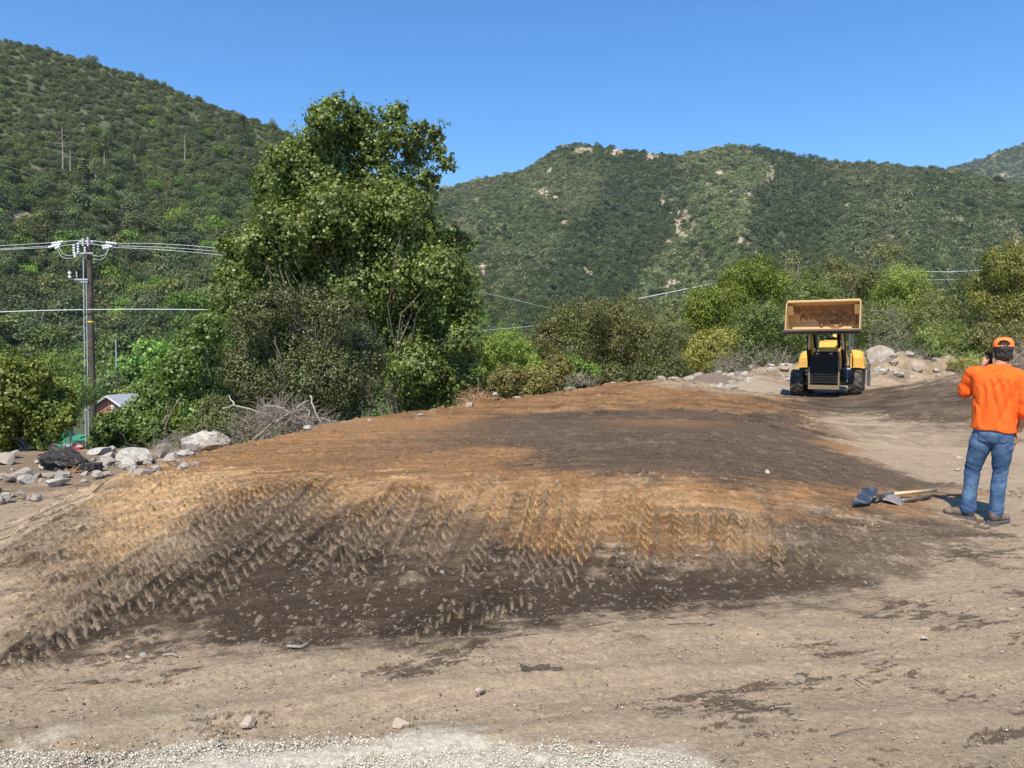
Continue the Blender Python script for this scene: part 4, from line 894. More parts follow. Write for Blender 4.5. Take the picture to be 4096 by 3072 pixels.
# along the far edge of the mound
for (px, py, ww, hh, lab, m) in [(1980, 1576, 30, 16, "small white stone where the bushes meet the orange edge", ROCKW), (1260, 1700, 26, 12, "white stone on the orange rim under the bare branches", ROCKW), (1230, 1712, 40, 22, "pale stone below the crossing bare branches", ROCKW), (1300, 1675, 34, 26, "light stone propped in the bare branches", ROCKW), (1480, 1680, 18, 9, "tiny white stone on the rim below the dark shrub", ROCKW), (1680, 1658, 32, 8, "flat white stone on the rim below the tall tree", ROCKW), (2185, 1560, 26, 14, "grey stone left of the small dirt pile on the far rim", ROCK), (2070, 1590, 44, 10, "thin pale slab lying on the far rim", ROCK), (1880, 1622, 36, 20, "shaded grey rock under the reddish roots", ROCKD)]:
    rock(px, py, ww, hh, lab, int(px) % 12, mat=m, Y=None)
GB = "pale stones lining the far edge"
def bz(px, py): return gnd(px, py, 15, 60)
far_named = [(2435, 1530, 52, 16, "flat white slab at the far edge below the olive thicket", ROCKW, 30.5), (2675, 1524, 60, 26, "long pale rock in the middle of the far row of stones", ROCKW, 32), (2720, 1530, 50, 18, "pale rock touching the right end of the long one", ROCKW, 32), (2785, 1506, 30, 22, "rounded white stone left of the dark dirt pile", ROCKW, 33), (2850, 1502, 30, 20, "white stone above the dark dirt pile", ROCKW, 33), (2890, 1503, 32, 22, "tan stone second right of the dark dirt pile's top", ROCK, 33), (2955, 1500, 44, 26, "brownish boulder left of the white streaked rock heap", ROCKD, 33), (3005, 1545, 95, 80, "white streaked boulder in the rock heap left of the machine", ROCKW, 28.0), (2935, 1560, 46, 40, "grey rock at the left side of the white streaked boulder", ROCK, 27.5), (3090, 1572, 50, 34, "tan rock between the white streaked boulder and the machine's wheel", ROCKD, 27.5), (3128, 1470, 46, 34, "slanting pale boulder on the bank left of the machine", ROCKW, 33),
     (3520, 1448, 120, 92, "largest boulder behind the right side of the machine", ROCK, 32.5), (3470, 1492, 44, 44, "round boulder just behind the machine's right fender", ROCK, 31.5), (3590, 1440, 40, 30, "grey round boulder right of the largest one", ROCK, 32.5), (3625, 1462, 52, 30, "pale boulder below the grey round one", ROCKW, 32), (3680, 1450, 60, 24, "long pale rock on top of the bank", ROCKW, 32.5), (3730, 1462, 34, 22, "light stone at the right end of the bank's rocks", ROCKW, 32.2), (3560, 1490, 60, 30, "cracked pale rock at the foot of the largest boulder", ROCK, 31.2), (4075, 1470, 44, 24, "pale stone at the far right edge behind the man", ROCKW, 29)]
for i, (px, py, ww, hh, lab, m, Y) in enumerate(far_named):
    big_ = ww > 60
    rock(px, py, ww, hh, lab, i * 5 + 1, Y=Y, mat=m, name="boulder" if big_ else "rock", cat="boulder" if big_ else "rock")
for i in range(130):
    px = rng.uniform(2150, 3160) if i < 80 else rng.uniform(3480, 3800)
    Y = rng.uniform(28.5, 33.5) if i < 80 else rng.uniform(30, 33)
    x = (px - 2048) / FPX * Y; z = Hs(x, Y); w_ = rng.uniform(0.08, 0.30)
    o = link_mesh("rock", rk(rng.randint(12), [ROCK, ROCKW, ROCKD][rng.randint(3)]), None, None, (x, Y, z + w_ * .2), (0, 0, rng.rand() * 6), (w_, w_ * .9, w_ * .65))
    tag(o, "%s pale stone %s" % ("pebble-sized" if w_ < .16 else "small" if w_ < .24 else "football-sized", "on the far edge left of the brown dirt pile" if px < 2350 else "on the far edge between the brown and the pointed dirt piles" if px < 2620 else "on the far edge near the wide dark dirt pile" if px < 2900 else "on the far edge near the rock heap" if px < 3200 else "on the bank just right of the machine" if px < 3640 else "on the bank toward the man's head"), "rock", GB)
for i in range(34):
    px = rng.uniform(2870, 3150); Y = rng.uniform(26.5, 29); x = (px - 2048) / FPX * Y; z = Hs(x, Y); w_ = rng.uniform(0.08, 0.2)
    tag(link_mesh("rock", rk(rng.randint(12), [ROCK, ROCKW][rng.randint(2)]), None, None, (x, Y, z + w_ * .2), (0, 0, rng.rand() * 6), (w_, w_ * .9, w_ * .65)), "small rubble stone in the rock heap left of the machine", "rock", "rubble of the rock heap")
# piles of loose soil
def dirt_pile(px, py, Y, w_, h_, col, label, seed):
    x = (px - 2048) / FPX * Y; z = Hs(x, Y)
    u = np.linspace(-1.25, 1.25, 60); U, W = np.meshgrid(u, u); r = np.hypot(U, W)
    a = fbm(U * 1.5 + seed, W * 1.5, seed, 4)
    hh = np.clip(1 - r * (0.85 + 0.4 * (a - .5)), -0.2, 1) ** 1.0
    Z = hh * h_ * (0.8 + 0.4 * a) + (fbm(U * 9, W * 9, seed + 2, 3) - .5) * 0.12 * h_
    Z = np.where(r > 1.15, -0.3, Z)
    n = 60; idx = np.arange(n * n).reshape(n, n)
    F = np.stack([idx[:-1, :-1], idx[:-1, 1:], idx[1:, 1:], idx[1:, :-1]], -1).reshape(-1, 4)
    me = np_mesh("dirt_pile", np.stack([U.ravel() * w_, W.ravel() * w_ * .8, Z.ravel()], 1), F)
    o = link_mesh("dirt_pile", me, surf("pile_soil" + str(seed), col, 0.95, var=0.3, scale=6, bump=1.0, bscale=18), None, (x, Y, z - 0.03), smooth=True)
    tag(o, label, "dirt pile")
dirt_pile(2620, 1510, 31, 0.62, 0.42, (0.21, 0.155, 0.11), "pointed brown dirt pile in the middle of the far edge", 1)
dirt_pile(2850, 1525, 29.5, 1.2, 0.40, (0.15, 0.11, 0.08), "wide dark dirt pile left of the white streaked boulder", 2)
dirt_pile(2280, 1545, 26.5, 0.85, 0.42, (0.20, 0.15, 0.105), "brown dirt pile where the far rim turns, below the low bushes", 3)
dirt_pile(3020, 1570, 27.9, 1.7, 0.42, (0.27, 0.215, 0.155), "pale earth heap carrying the rocks left of the machine", 4)
dirt_pile(2460, 1530, 31.5, 1.1, 0.36, (0.23, 0.175, 0.125), "low soil heap behind the flat white slab", 5)

# single stones, clods, leaf and twigs lying on the ground
for i, (px, py, ww, hh, lab, m) in enumerate([(990, 2888, 62, 40, "large tan stone with a flat side in the lower left foreground", ROCKT), (1600, 2893, 72, 30, "flat tan stone just above the white gravel", ROCKT), (575, 2622, 42, 18, "long pale stone on the lower edge of the dark soil", ROCKW), (512, 2630, 26, 14, "small brown stone left of the long pale one", ROCKT), (675, 2700, 24, 12, "small white stone below the long pale one", ROCKW), (1915, 2765, 40, 28, "pinkish stone right of the flat one, above it in the bare soil", ROCKT), (1925, 2712, 32, 14, "thin pale stone just above the pinkish one", ROCK), (2140, 2650, 0, 0, "", None), (115, 2530, 26, 14, "single pale stone on the tracked slope at the far left", ROCKW), (3070, 1888, 24, 20, "dark pointed stone on the dark plateau", ROCKT), (1768, 2252, 0, 0, "", None), (1770, 2290, 22, 14, "white chip on the slope among the tyre marks", ROCKW), (3930, 2098, 16, 14, "little stone beside the man's right boot", ROCKT), (4040, 2437, 40, 14, "flat brown stone near the right edge", ROCKT), (3700, 2550, 28, 14, "brown stone in the bare ground right of the centre foreground", ROCKT), (3495, 2847, 22, 16, "rounded stone near the lower right dark patches", ROCKT), (3205, 2715, 44, 16, "pale flat stone beside the dark flecks right of the bark scrap", ROCK), (3828, 1880, 40, 12, "flat stone on the tan ground left of the man's knees", ROCKT), (3835, 1832, 32, 16, "brown clod left of the man's thigh", ROCKT), (4070, 1985, 30, 20, "pale stone right of the man's shins", ROCK), (2790, 2225, 26, 12, "white chip where the orange soil ends", ROCKW), (3460, 2330, 14, 12, "round white pebble at the right end of the dark soil", ROCKW), (3885, 2505, 12, 10, "white pebble on bare ground at the right", ROCKW), (890, 2985, 30, 12, "dark flake at the border of the white gravel", CHAR), (360, 3040, 44, 20, "dark rough stone in the white gravel at the lower left", CHAR), (935, 2740, 14, 9, "pebble left of the bark scrap", ROCKW), (1270, 2415, 16, 10, "small white pebble on the middle of the dark slope", ROCKW), (1100, 1990, 14, 8, "white pebble at the top of the slope", ROCKW), (2270, 2100, 16, 9, "pale pebble at the middle of the orange slope", ROCKW), (3300, 1870, 14, 7, "pebble at the right of the dark plateau", ROCKW), (2230, 1925, 16, 8, "pale chip on the orange crest", ROCKW)]):
    if m is None: continue
    rock(px, py, ww, hh, lab, i * 7, mat=m, rz=i * 1.1)
def scrap(px, py, label):
    g = gnd(px, py); rng = np.random.RandomState(3)
    u = np.linspace(-1, 1, 14); v = np.linspace(-1, 1, 6); U, W = np.meshgrid(u, v)
    Z = 0.012 * np.cos(W * 2.6) + 0.014 * U ** 2 + 0.006 * np.sin(U * 5) + 0.006 * rng.rand(*U.shape)
    X = U * 0.075; Yy = W * 0.028 * (1 - 0.5 * U ** 2)
    nr, nc = U.shape; idx = np.arange(nr * nc).reshape(nr, nc)
    F = np.stack([idx[:-1, :-1], idx[:-1, 1:], idx[1:, 1:], idx[1:, :-1]], -1).reshape(-1, 4)
    V = np.stack([X.ravel(), Yy.ravel(), Z.ravel()], 1)
    me = np_mesh("bark", V, F); o = link_mesh("bark_scrap", me, surf("bark_scrap", (0.06, 0.042, 0.03), 0.8, var=.5, scale=30), None, g + Vector((0, 0, .005)), (0.1, 0, 0.2), smooth=True)
    s_ = o.modifiers.new("t", 'SOLIDIFY'); s_.thickness = 0.003
    tag(o, label, "bark")
scrap(2140, 2680, "curled dark scrap of bark lying alone in the bare foreground, left piece")
scrap(2190, 2690, "curled dark scrap of bark touching the left piece in the bare foreground")
def twig(pts, r, label, mat=None):
    P = [gnd(*p) + Vector((0, 0, 0.015)) for p in pts]; o0 = P[0]
    me = tubes("twig", [([p - o0 for p in P], np.linspace(r, r * .5, len(P)))], 5)
    tag(link_mesh("twig", me, mat or DEADW, None, o0, smooth=True), label, "twig")
twig([(3420, 2730), (3445, 2745), (3475, 2760), (3490, 2775)], 0.003, "dark forked twig in the bare lower right foreground", CHAR)
twig([(1150, 2595), (1200, 2600), (1230, 2582)], 0.010, "short curved stick at the lower edge of the dark slope", DEADG)
twig([(650, 2632), (690, 2628), (710, 2636)], 0.008, "short bent stick right of the long pale stone", DEADG)
twig([(3320, 2960), (3400, 2935), (3480, 2925)], 0.002, "thin dark stalk near the bottom right", CHAR)
twig([(365, 1985), (400, 1950), (440, 1920)], 0.006, "dark stick standing out of the mound's left flank", CHAR)
twig([(3100, 2840), (3150, 2838), (3180, 2832)], 0.003, "pale straw above the bottom right dark soil")
twig([(3160, 2880), (3200, 2892), (3230, 2895)], 0.003, "pale straw below the other one at the bottom right")

# pebbles that nobody could count
def pebbles(name, n, sampler, mat, smin, smax, label, seed):
    rng = np.random.RandomState(seed)
    x, y = sampler(n, rng); z = H(x, y); n = len(x)
    base = np.array([[1, 0, 0], [-1, 0, 0], [0, 1, 0], [0, -1, 0], [0, 0, 1], [0, 0, -1]], float)
    Fb = np.array([[0, 2, 4], [2, 1, 4], [1, 3, 4], [3, 0, 4], [2, 0, 5], [1, 2, 5], [3, 1, 5], [0, 3, 5]])
    s = smin * (smax / smin) ** (rng.rand(n) ** 2.2)
    V = base[None] * rng.uniform(0.6, 1.2, (n, 6, 1)) * (s[:, None, None] * np.array([1, 0.8, 0.55]))
    a = rng.rand(n) * 6.283; c_, s2 = np.cos(a)[:, None], np.sin(a)[:, None]
    Vx = V[..., 0] * c_ - V[..., 1] * s2; Vy = V[..., 0] * s2 + V[..., 1] * c_
    V = np.stack([Vx + x[:, None], Vy + y[:, None], V[..., 2] + z[:, None] + (s * 0.25)[:, None] + 0.006], -1)
    F = (Fb[None] + (np.arange(n) * 6)[:, None, None]).reshape(-1, 3)
    me = np_mesh(name, V.reshape(-1, 3), F)
    tag(link_mesh(name, me, mat), label, kind="stuff")
def fan(n, rng, y0=2.2, y1=30, pw=1.6):
    y = y0 * (y1 / y0) ** (rng.rand(n) ** pw); x = rng.uniform(-0.75, 0.75, n) * y; return x, y
def islandmat(name, c0, c1):
    m, nt, b = mat_new(name); ge = nn(nt, "ShaderNodeNewGeometry"); mx = nn(nt, "ShaderNodeMix", data_type='RGBA')
    mx.inputs[6].default_value = (*c0, 1); mx.inputs[7].default_value = (*c1, 1); nt.links.new(ge.outputs["Random Per Island"], mx.inputs[0]); nt.links.new(mx.outputs[2], b.inputs["Base Color"]); b.inputs["Roughness"].default_value = 0.95
    return m
pebbles("pebbles", 40000, lambda n, r: fan(n, r), islandmat("pebble", (0.24, 0.18, 0.125), (0.40, 0.33, 0.25)), 0.0018, 0.009, "countless small stones and crumbs strewn over the bare ground", 1)
pebbles("pale_pebbles", 2200, lambda n, r: fan(n, r, 2.4, 30, 1.0), islandmat("pale_pebble", (0.42, 0.37, 0.30), (0.62, 0.57, 0.49)), 0.002, 0.009, "scattered whitish chips on the bare ground", 2)
pebbles("soil_clods", 8000, lambda n, r: fan(n, r, 3.2, 28, 0.9), islandmat("clod", (0.05, 0.036, 0.026), (0.20, 0.14, 0.095)), 0.003, 0.011, "dark crumbs of damp soil on the slope and plateau", 3)
def gravel_at(n, rng):
    y = rng.uniform(2.25, 3.2, n * 2); x = rng.uniform(-2.2, 1.6, n * 2)
    P = [(lambda v: (v.x, v.y))(gnd(*p, 0.8)) for p in [(-200, 3010), (300, 3020), (560, 3010), (700, 2990), (1050, 2975), (1350, 2955), (1800, 2945), (2200, 2965), (2500, 2995), (2800, 3040)]]
    P = P + [(1.6, 2.0), (-2.4, 2.0)]
    d = inpoly(x, y, P) + 0.12 * (fbm(x * 4, y * 4, 3, 3) - .5) + 0.05 * rng.normal(size=len(x)) ** 3 * .3
    m = d > 0; return x[m][:n], y[m][:n]
pebbles("white_gravel", 60000, gravel_at, islandmat("gravel", (0.40, 0.34, 0.26), (0.74, 0.68, 0.55)), 0.002, 0.008, "white gravel along the bottom edge", 4)

# ------------------------------------------------------------------ dead branches
def brush(name, lines_px, Y, label, mat, seed, nfill, box, r=0.012, group=None, fillr=0.004, cat="brush pile", dy=0.6, flen=(30, 110), loc=None, up=0.5, fmat=None):
    """lines_px: main limbs as photo pixel polylines; nfill thin twigs fill a box (x0,y0,x1,y1)"""
    rng = np.random.RandomState(seed); x0, y0, x1, y1 = box
    b = at((x0 + x1) / 2, y1, Y); o0 = np.array([b.x, b.y, Hs(b.x, b.y)])
    L = []
    for ln in lines_px:
        P = np.array([np.array(at(px, py, Y + rng.uniform(-.25, .25))) for px, py in ln]) - o0
        n = 10; t = np.linspace(0, len(P) - 1, n); Q = np.stack([np.interp(t, np.arange(len(P)), P[:, k]) for k in range(3)], 1)
        Q += rng.normal(size=Q.shape) * 0.008; L.append((Q, np.linspace(r, r * 0.35, n)))
    root = empty(name, tuple(o0), 0, label, cat, group)
    if L: link_mesh("limb", tubes(name + "_limb", L, 6), mat, root, smooth=True)
    T = []
    for i in range(nfill):
        q = rng.rand() ** 0.8; px = rng.uniform(x0, x1); w_ = 1 - abs((px - (x0 + x1) / 2) / (x1 - x0)) * 1.2
        py = y1 - (y1 - y0) * rng.rand() * w_; a = rng.normal() * 0.9 + (1.57 if rng.rand() < up else 0)
        l = rng.uniform(*flen); p = at(px, py, Y + rng.uniform(-dy, dy)); k = mpp(Y) * l
        d = np.array([math.cos(a), rng.normal() * .4, abs(math.sin(a)) * .8])
        T.append((wig(np.array(p) - o0, np.array(p) - o0 + d * k, 6, 0.8, rng), np.linspace(fillr, fillr * .5, 6)))
    link_mesh("twig", tubes(name + "_twigs", T, 3), fmat or mat, root)["kind"] = "stuff"
    return root
brush("brush_pile", [[(890, 1635), (945, 1622), (1010, 1640), (1090, 1665)], [(1190, 1665), (1270, 1672), (1350, 1688)], [(1060, 1620), (1130, 1632), (1180, 1662), (1235, 1700)], [(1100, 1690), (1160, 1650), (1220, 1640)], [(1010, 1760), (1080, 1700), (1130, 1665)], [(1050, 1755), (1120, 1700), (1170, 1680)], [(1190, 1630), (1230, 1600)], [(1225, 1700), (1240, 1650), (1210, 1620)], [(1120, 1720), (1170, 1670)], [(1170, 1685), (1240, 1705), (1270, 1720)], [(1240, 1580), (1262, 1650), (1290, 1700)], [(940, 1625), (915, 1580)]],
      12.6, "heap of bleached bare branches on the mound's edge right of the great white boulder", surf("bleached_wood", (0.38, 0.325, 0.26), .9, var=.2), 1, 760, (900, 1600, 1330, 1775), 0.017, dy=0.5, fmat=DEADG)
brush("brush_pile", [[(1830, 1592), (1900, 1610), (1950, 1640)], [(1850, 1570), (1910, 1590), (1935, 1630)], [(1930, 1590), (2010, 1590)]], 18.4, "reddish tangle of uprooted roots at the foot of the tall tree", ROOTW, 2, 200, (1840, 1560, 1960, 1640), 0.012, fillr=0.006, flen=(25, 70))
brush("brush_pile", [[(3070, 1500), (3010, 1440), (2960, 1400)], [(3080, 1500), (3090, 1450), (3120, 1400)], [(2900, 1520), (2880, 1470), (2860, 1420)], [(3075, 1495), (3030, 1470), (2985, 1460)], [(3100, 1500), (3130, 1440), (3150, 1380)]], 33.5, "spreading bare grey shrub behind the bank left of the machine", DEADG, 3, 260, (2860, 1370, 3200, 1520), 0.022, fillr=0.008, dy=1.0, flen=(25, 80), up=0.8)
brush("brush_pile", [[(3480, 1240), (3540, 1245), (3600, 1280)], [(3560, 1300), (3520, 1280), (3480, 1285)], [(3600, 1350), (3570, 1290), (3590, 1240)]], 34.5, "bare pale branches poking out of the bush right of the bucket", DEADG, 4, 120, (3470, 1230, 3640, 1420), 0.02, fillr=0.007, dy=0.6, flen=(25, 80))
brush("brush_pile", [[(3480, 1480), (3560, 1440), (3640, 1425)], [(3700, 1470), (3760, 1440), (3800, 1400)]], 33.0, "long low heap of grey twigs along the top of the bank on the right", DEADG, 5, 700, (3440, 1410, 3860, 1490), 0.022, fillr=0.010, dy=0.8, flen=(30, 90), up=0.3)
brush("brush_pile", [[(4060, 1420), (4120, 1400)], [(4050, 1450), (4100, 1430)]], 31.0, "grey twigs behind the man's shoulder at the right edge", DEADG, 6, 260, (4000, 1380, 4200, 1480), 0.02, fillr=0.010, dy=0.6, up=0.3)
brush("brush_pile", [], 10.4, "rusty red dead roots lying among the stones below the charred log", ROOTW, 7, 160, (275, 1868, 350, 1910), 0.01, fillr=0.005, dy=0.15, flen=(15, 45), up=0.2)
brush("brush_pile", [[(640, 1790), (700, 1770), (780, 1795)]], 10.9, "thin grey twigs lying over the pale stones left of the great white boulder", DEADG, 8, 200, (600, 1740, 800, 1825), 0.006, fillr=0.003, dy=0.3, flen=(20, 80), up=0.2)
brush("brush_pile", [[(2240, 1500), (2290, 1530)], [(2330, 1545), (2300, 1520)]], 27.5, "thin sticks leaning behind the brown dirt pile", DEADW, 9, 90, (2220, 1490, 2360, 1545), 0.012, fillr=0.007, dy=0.5, flen=(20, 60), up=0.4)
# charred log and stump
def log(p0, p1, Y0, Y1, r, label, mat, seed, name="log"):
    a = at(*p0, Y0); b = at(*p1, Y1); rng = np.random.RandomState(seed)
    P = wig((0, 0, 0), b - a, 14, 0.15, rng); me = tubes(name, [(P, r * (0.8 + 0.4 * np.sin(np.linspace(0.3, 2.8, 14))))], 14)
    V = np.zeros(len(me.vertices) * 3, np.float32); me.vertices.foreach_get("co", V); V = V.reshape(-1, 3)
    V += (rng.rand(*V.shape) - .5) * r * 0.3; me.vertices.foreach_set("co", V.ravel())
    bm = bmesh.new(); bm.from_mesh(me); bmesh.ops.holes_fill(bm, edges=bm.edges); bm.to_mesh(me); bm.free()
    tag(link_mesh(name, me, mat, None, a, smooth=True), label, name)
def charred(px, py, Y, sx, sy, sz, ry, label, seed):
    rng = np.random.RandomState(seed); bm = bmesh.new(); bmesh.ops.create_icosphere(bm, subdivisions=5, radius=1)
    for v in bm.verts:
        p = v.co.copy(); f = mnoise.fractal(Vector((p.x * 1.3, p.y * 2, p.z * 2)) + Vector((seed * 9, 0, 0)), .8, 2.1, 6) * .34
        v.co = p * (1 + f)
    me = bpy.data.meshes.new("charred_log"); bm.to_mesh(me); bm.free(); c = at(px, py, Y); c.z = min(c.z, Hs(c.x, c.y) + sz * .6)
    tag(link_mesh("charred_log", me, CHAR, None, c, (0, ry, 0), (sx, sy, sz)), label, "log")
charred(268, 1842, 10.6, .33, .24, .17, R(20), "thick charred log under the yellow green shrub", 1)
charred(358, 1838, 10.4, .15, .14, .08, R(-5), "short charred log end beside the wedge-shaped boulder", 2)
# ------------------------------------------------------------------ generic solid helpers
def bm_obj(name, bm, mat, parent=None, bevel=0.0, smooth=False, loc=(0, 0, 0), rot=(0, 0, 0)):
    if bevel:
        try: bmesh.ops.bevel(bm, geom=[e for e in bm.edges if e.calc_face_angle(0) > 0.5], offset=bevel, segments=2, affect='EDGES', profile=0.7)
        except Exception: pass
    me = bpy.data.meshes.new(name); bm.normal_update(); bm.to_mesh(me); bm.free()
    return link_mesh(name, me, mat, parent, loc, rot, smooth=smooth)
def abox(bm, x0, x1, y0, y1, z0, z1, M=None):
    vs = [bm.verts.new(c) for c in [(x0, y0, z0), (x1, y0, z0), (x1, y1, z0), (x0, y1, z0), (x0, y0, z1), (x1, y0, z1), (x1, y1, z1), (x0, y1, z1)]]
    for f in [(3, 2, 1, 0), (4, 5, 6, 7), (0, 1, 5, 4), (1, 2, 6, 5), (2, 3, 7, 6), (3, 0, 4, 7)]: bm.faces.new([vs[i] for i in f])
    if M is not None:
        for v in vs: v.co = M @ v.co
    return vs
def acyl(bm, p0, p1, r0, r1=None, n=16):
    p0 = Vector(p0); p1 = Vector(p1); r1 = r0 if r1 is None else r1; d = p1 - p0
    M = Matrix.Translation((p0 + p1) / 2) @ d.to_track_quat('Z', 'Y').to_matrix().to_4x4()
    bmesh.ops.create_cone(bm, cap_ends=True, segments=n, radius1=r0, radius2=r1, depth=d.length, matrix=M)
def abeam(bm, p0, p1, w_, h_):
    """box beam from p0 to p1, w across x, h across the other way"""
    p0 = Vector(p0); p1 = Vector(p1); d = (p1 - p0).normalized(); s = Vector((1, 0, 0)) if abs(d.x) < 0.9 else Vector((0, 1, 0))
    u = d.cross(s).normalized(); s = u.cross(d).normalized()
    vs = [bm.verts.new(p + s * a * w_ / 2 + u * b * h_ / 2) for p in (p0, p1) for a, b in ((-1, -1), (1, -1), (1, 1), (-1, 1))]
    for f in [(3, 2, 1, 0), (4, 5, 6, 7), (0, 1, 5, 4), (1, 2, 6, 5), (2, 3, 7, 6), (3, 0, 4, 7)]: bm.faces.new([vs[i] for i in f])
def aprism(bm, prof, x0, x1):
    """prof: (y,z) polygon, extruded along x"""
    a = [bm.verts.new((x0, y, z)) for y, z in prof]; b = [bm.verts.new((x1, y, z)) for y, z in prof]
    n = len(prof)
    for i in range(n): bm.faces.new((a[i], a[(i + 1) % n], b[(i + 1) % n], b[i]))
    bm.faces.new(a[::-1]); bm.faces.new(b)
    bmesh.ops.recalc_face_normals(bm, faces=bm.faces)

# ------------------------------------------------------------------ utility pole and wires
PY_ = 45.0
POLEM = surf("pole_wood", (0.085, 0.060, 0.045), 0.9, var=0.35, scale=3, bump=0.5, dirt=(0.02, 0.015, 0.012), dirt_amt=0.35, dirt_scale=1.2)
GALV = surf("galvanised", (0.42, 0.43, 0.44), 0.5, 0.3, var=0.1)
WHT = surf("white_insulator", (0.62, 0.63, 0.64), 0.4, var=0.04)
WIREM = surf("aluminium_wire", (0.60, 0.62, 0.62), 0.45, 0.0, var=0.05)
BLKW = surf("black_cable", (0.03, 0.03, 0.03), 0.6)
YEL = surf("yellow_band", (0.75, 0.55, 0.04), 0.6)
ptop = at(357, 945, PY_); pb = at(369, 1800, PY_)
pole = empty("utility_pole", (ptop.x, PY_, pb.z - 1.5), 0, "dark brown wooden utility pole with white insulators and conduits at the left", "utility pole")
PZ = pb.z - 1.5
def pl(px, py, Y=PY_): return at(px, py, Y) - Vector((ptop.x, PY_, PZ))
bm = bmesh.new(); acyl(bm, (0, 0, 0), (0, 0, ptop.z - PZ), 0.19, 0.145, 24); bm_obj("shaft", bm, POLEM, pole, smooth=False)
bm = bmesh.new(); z = pl(363, 1287).z; acyl(bm, (0, 0, z - .04), (0, 0, z + .04), 0.172, 0.172, 24); bm_obj("marker_band", bm, YEL, pole)
for px, rr in ((339, 0.032), (351, 0.028)):
    bm = bmesh.new(); t = pl(px - 6, 1010 if px < 345 else 1120, PY_ - .15); b_ = pl(px + 4, 1780, PY_ - .2); acyl(bm, b_, t, rr, rr, 10); bm_obj("conduit", bm, GALV, pole)
# cross arms and brackets near the top
bm = bmesh.new(); a = pl(300, 975, PY_ - .2); b_ = pl(375, 968, PY_ - .2); acyl(bm, pl(318, 968, PY_ - .22), pl(372, 968, PY_ - .22), 0.05, 0.05, 8); abeam(bm, pl(292, 1015, PY_ - .3), pl(372, 1012, PY_ - .3), 0.08, 0.08); bm_obj("crossarm", bm, GALV, pole)
def insul(p, h_, r, tilt=(0, 0, 1), sheds=4, mat=WHT):
    bm = bmesh.new(); d = Vector(tilt).normalized()
    acyl(bm, p, p + d * h_, r * .5, r * .5, 10)
    for i in range(sheds):
        q = p + d * h_ * (i + .5) / sheds; acyl(bm, q - d * h_ * .07, q + d * h_ * .07, r, r * .75, 12)
    bm_obj("insulator", bm, mat, pole)
for px, py, h_ in ((296, 1015, .55), (313, 1012, .60), (300, 1030, .3), (332, 985, .45), (352, 985, .5), (340, 1015, .4)):
    insul(pl(px, py, PY_ - .35), h_, 0.075, mat=GALV if px > 330 else WHT)
insul(pl(279, 1115, PY_ - .1), 0.45, 0.11, sheds=2); insul(pl(307, 1110, PY_ - .1), 0.35, 0.05, mat=GALV)
bm = bmesh.new(); abeam(bm, pl(300, 1118, PY_ - .2), pl(352, 1118, PY_ - .2), 0.08, 0.09); abeam(bm, pl(322, 1128, PY_ - .2), pl(352, 1128, PY_ - .2), 0.06, 0.06); bm_obj("bracket", bm, GALV, pole)
# strain insulators: white stacked bodies
for (x0, y0, x1, y1) in ((208, 974, 253, 967), (195, 990, 240, 980), (205, 985, 245, 976), (425, 970, 468, 975), (408, 985, 440, 982), (412, 995, 450, 985), (222, 995, 240, 985)):
    a = pl(x0, y0, PY_ - .3); b_ = pl(x1, y1, PY_ - .3); insul(a, (b_ - a).length, 0.085, b_ - a, 4)
def wire(pts, r, label, mat=WIREM, group=None, twist=False, cat="wire"):
    """pts: (px,py,Y) control points; the span sags smoothly between them"""
    P = np.array([np.array(at(*p)) for p in pts]); n = 60
    t = np.linspace(0, len(P) - 1, n); 
    Q = np.stack([np.interp(t, np.arange(len(P)), P[:, k]) for k in range(3)], 1)
    if len(P) == 3:      # quadratic through the three points
        s = np.linspace(0, 1, n)[:, None]; Q = P[0] * (2 * (s - .5) * (s - 1)) + P[1] * (-4 * s * (s - 1)) + P[2] * (2 * s * (s - .5))
    o0 = Q[0].copy(); Ls = [(Q - o0, r)]
    tag(link_mesh("power_line", tubes("wire", Ls, 5), mat, None, tuple(o0), smooth=True), label, cat, group)
    if twist: pass
wire([(-150, 990, 44), (0, 983, 44.5), (208, 971, 44.7)], .013, "top wire from the left edge to the pole head")
wire([(-150, 1006, 44), (0, 996, 44.5), (197, 984, 44.7)], .013, "middle wire from the left edge to the pole head")
wire([(-150, 1011, 43.5), (0, 1000, 44), (200, 990, 44.7)], .013, "lowest of the three wires from the left edge to the pole head")
wire([(253, 967, 44.7), (340, 962, 44.8), (425, 970, 44.7)], .016, "upper jumper wire passing over the pole top")
wire([(245, 984, 44.6), (340, 975, 44.6), (410, 984, 44.7)], .014, "lower jumper wire crossing the pole below its top")
wire([(232, 995, 44.6), (250, 1028, 44.6), (290, 1032, 44.6)], .014, "looping lead on the left of the pole, lower")
wire([(238, 990, 44.6), (258, 1018, 44.6), (295, 1020, 44.6)], .014, "looping lead on the left of the pole, upper")
wire([(432, 985, 44.7), (415, 1032, 44.7), (370, 1036, 44.7)], .014, "looping lead on the right of the pole, lower")
wire([(436, 990, 44.7), (412, 1022, 44.7), (366, 1018, 44.7)], .014, "looping lead on the right of the pole, upper")
wire([(468, 975, 44.7), (1300, 1050, 47), (2235, 1242, 62)], .013, "top wire running right from the pole behind the tall tree")
wire([(440, 984, 44.7), (850, 1004, 46), (1250, 1060, 48)], .013, "middle wire running right from the pole into the tall tree")
wire([(445, 990, 44.7), (870, 1019, 46), (1270, 1080, 48)], .013, "lowest of the three wires running right from the pole into the tall tree")
wire([(-150, 1256, 43), (330, 1239, 44.6), (900, 1240, 47)], .026, "thick pale bundled cable crossing the pole at mid height")
wire([(-150, 1163, 30), (400, 1247, 32), (1000, 1330, 36)], .009, "upper thin black cable sloping down behind the pole", BLKW)
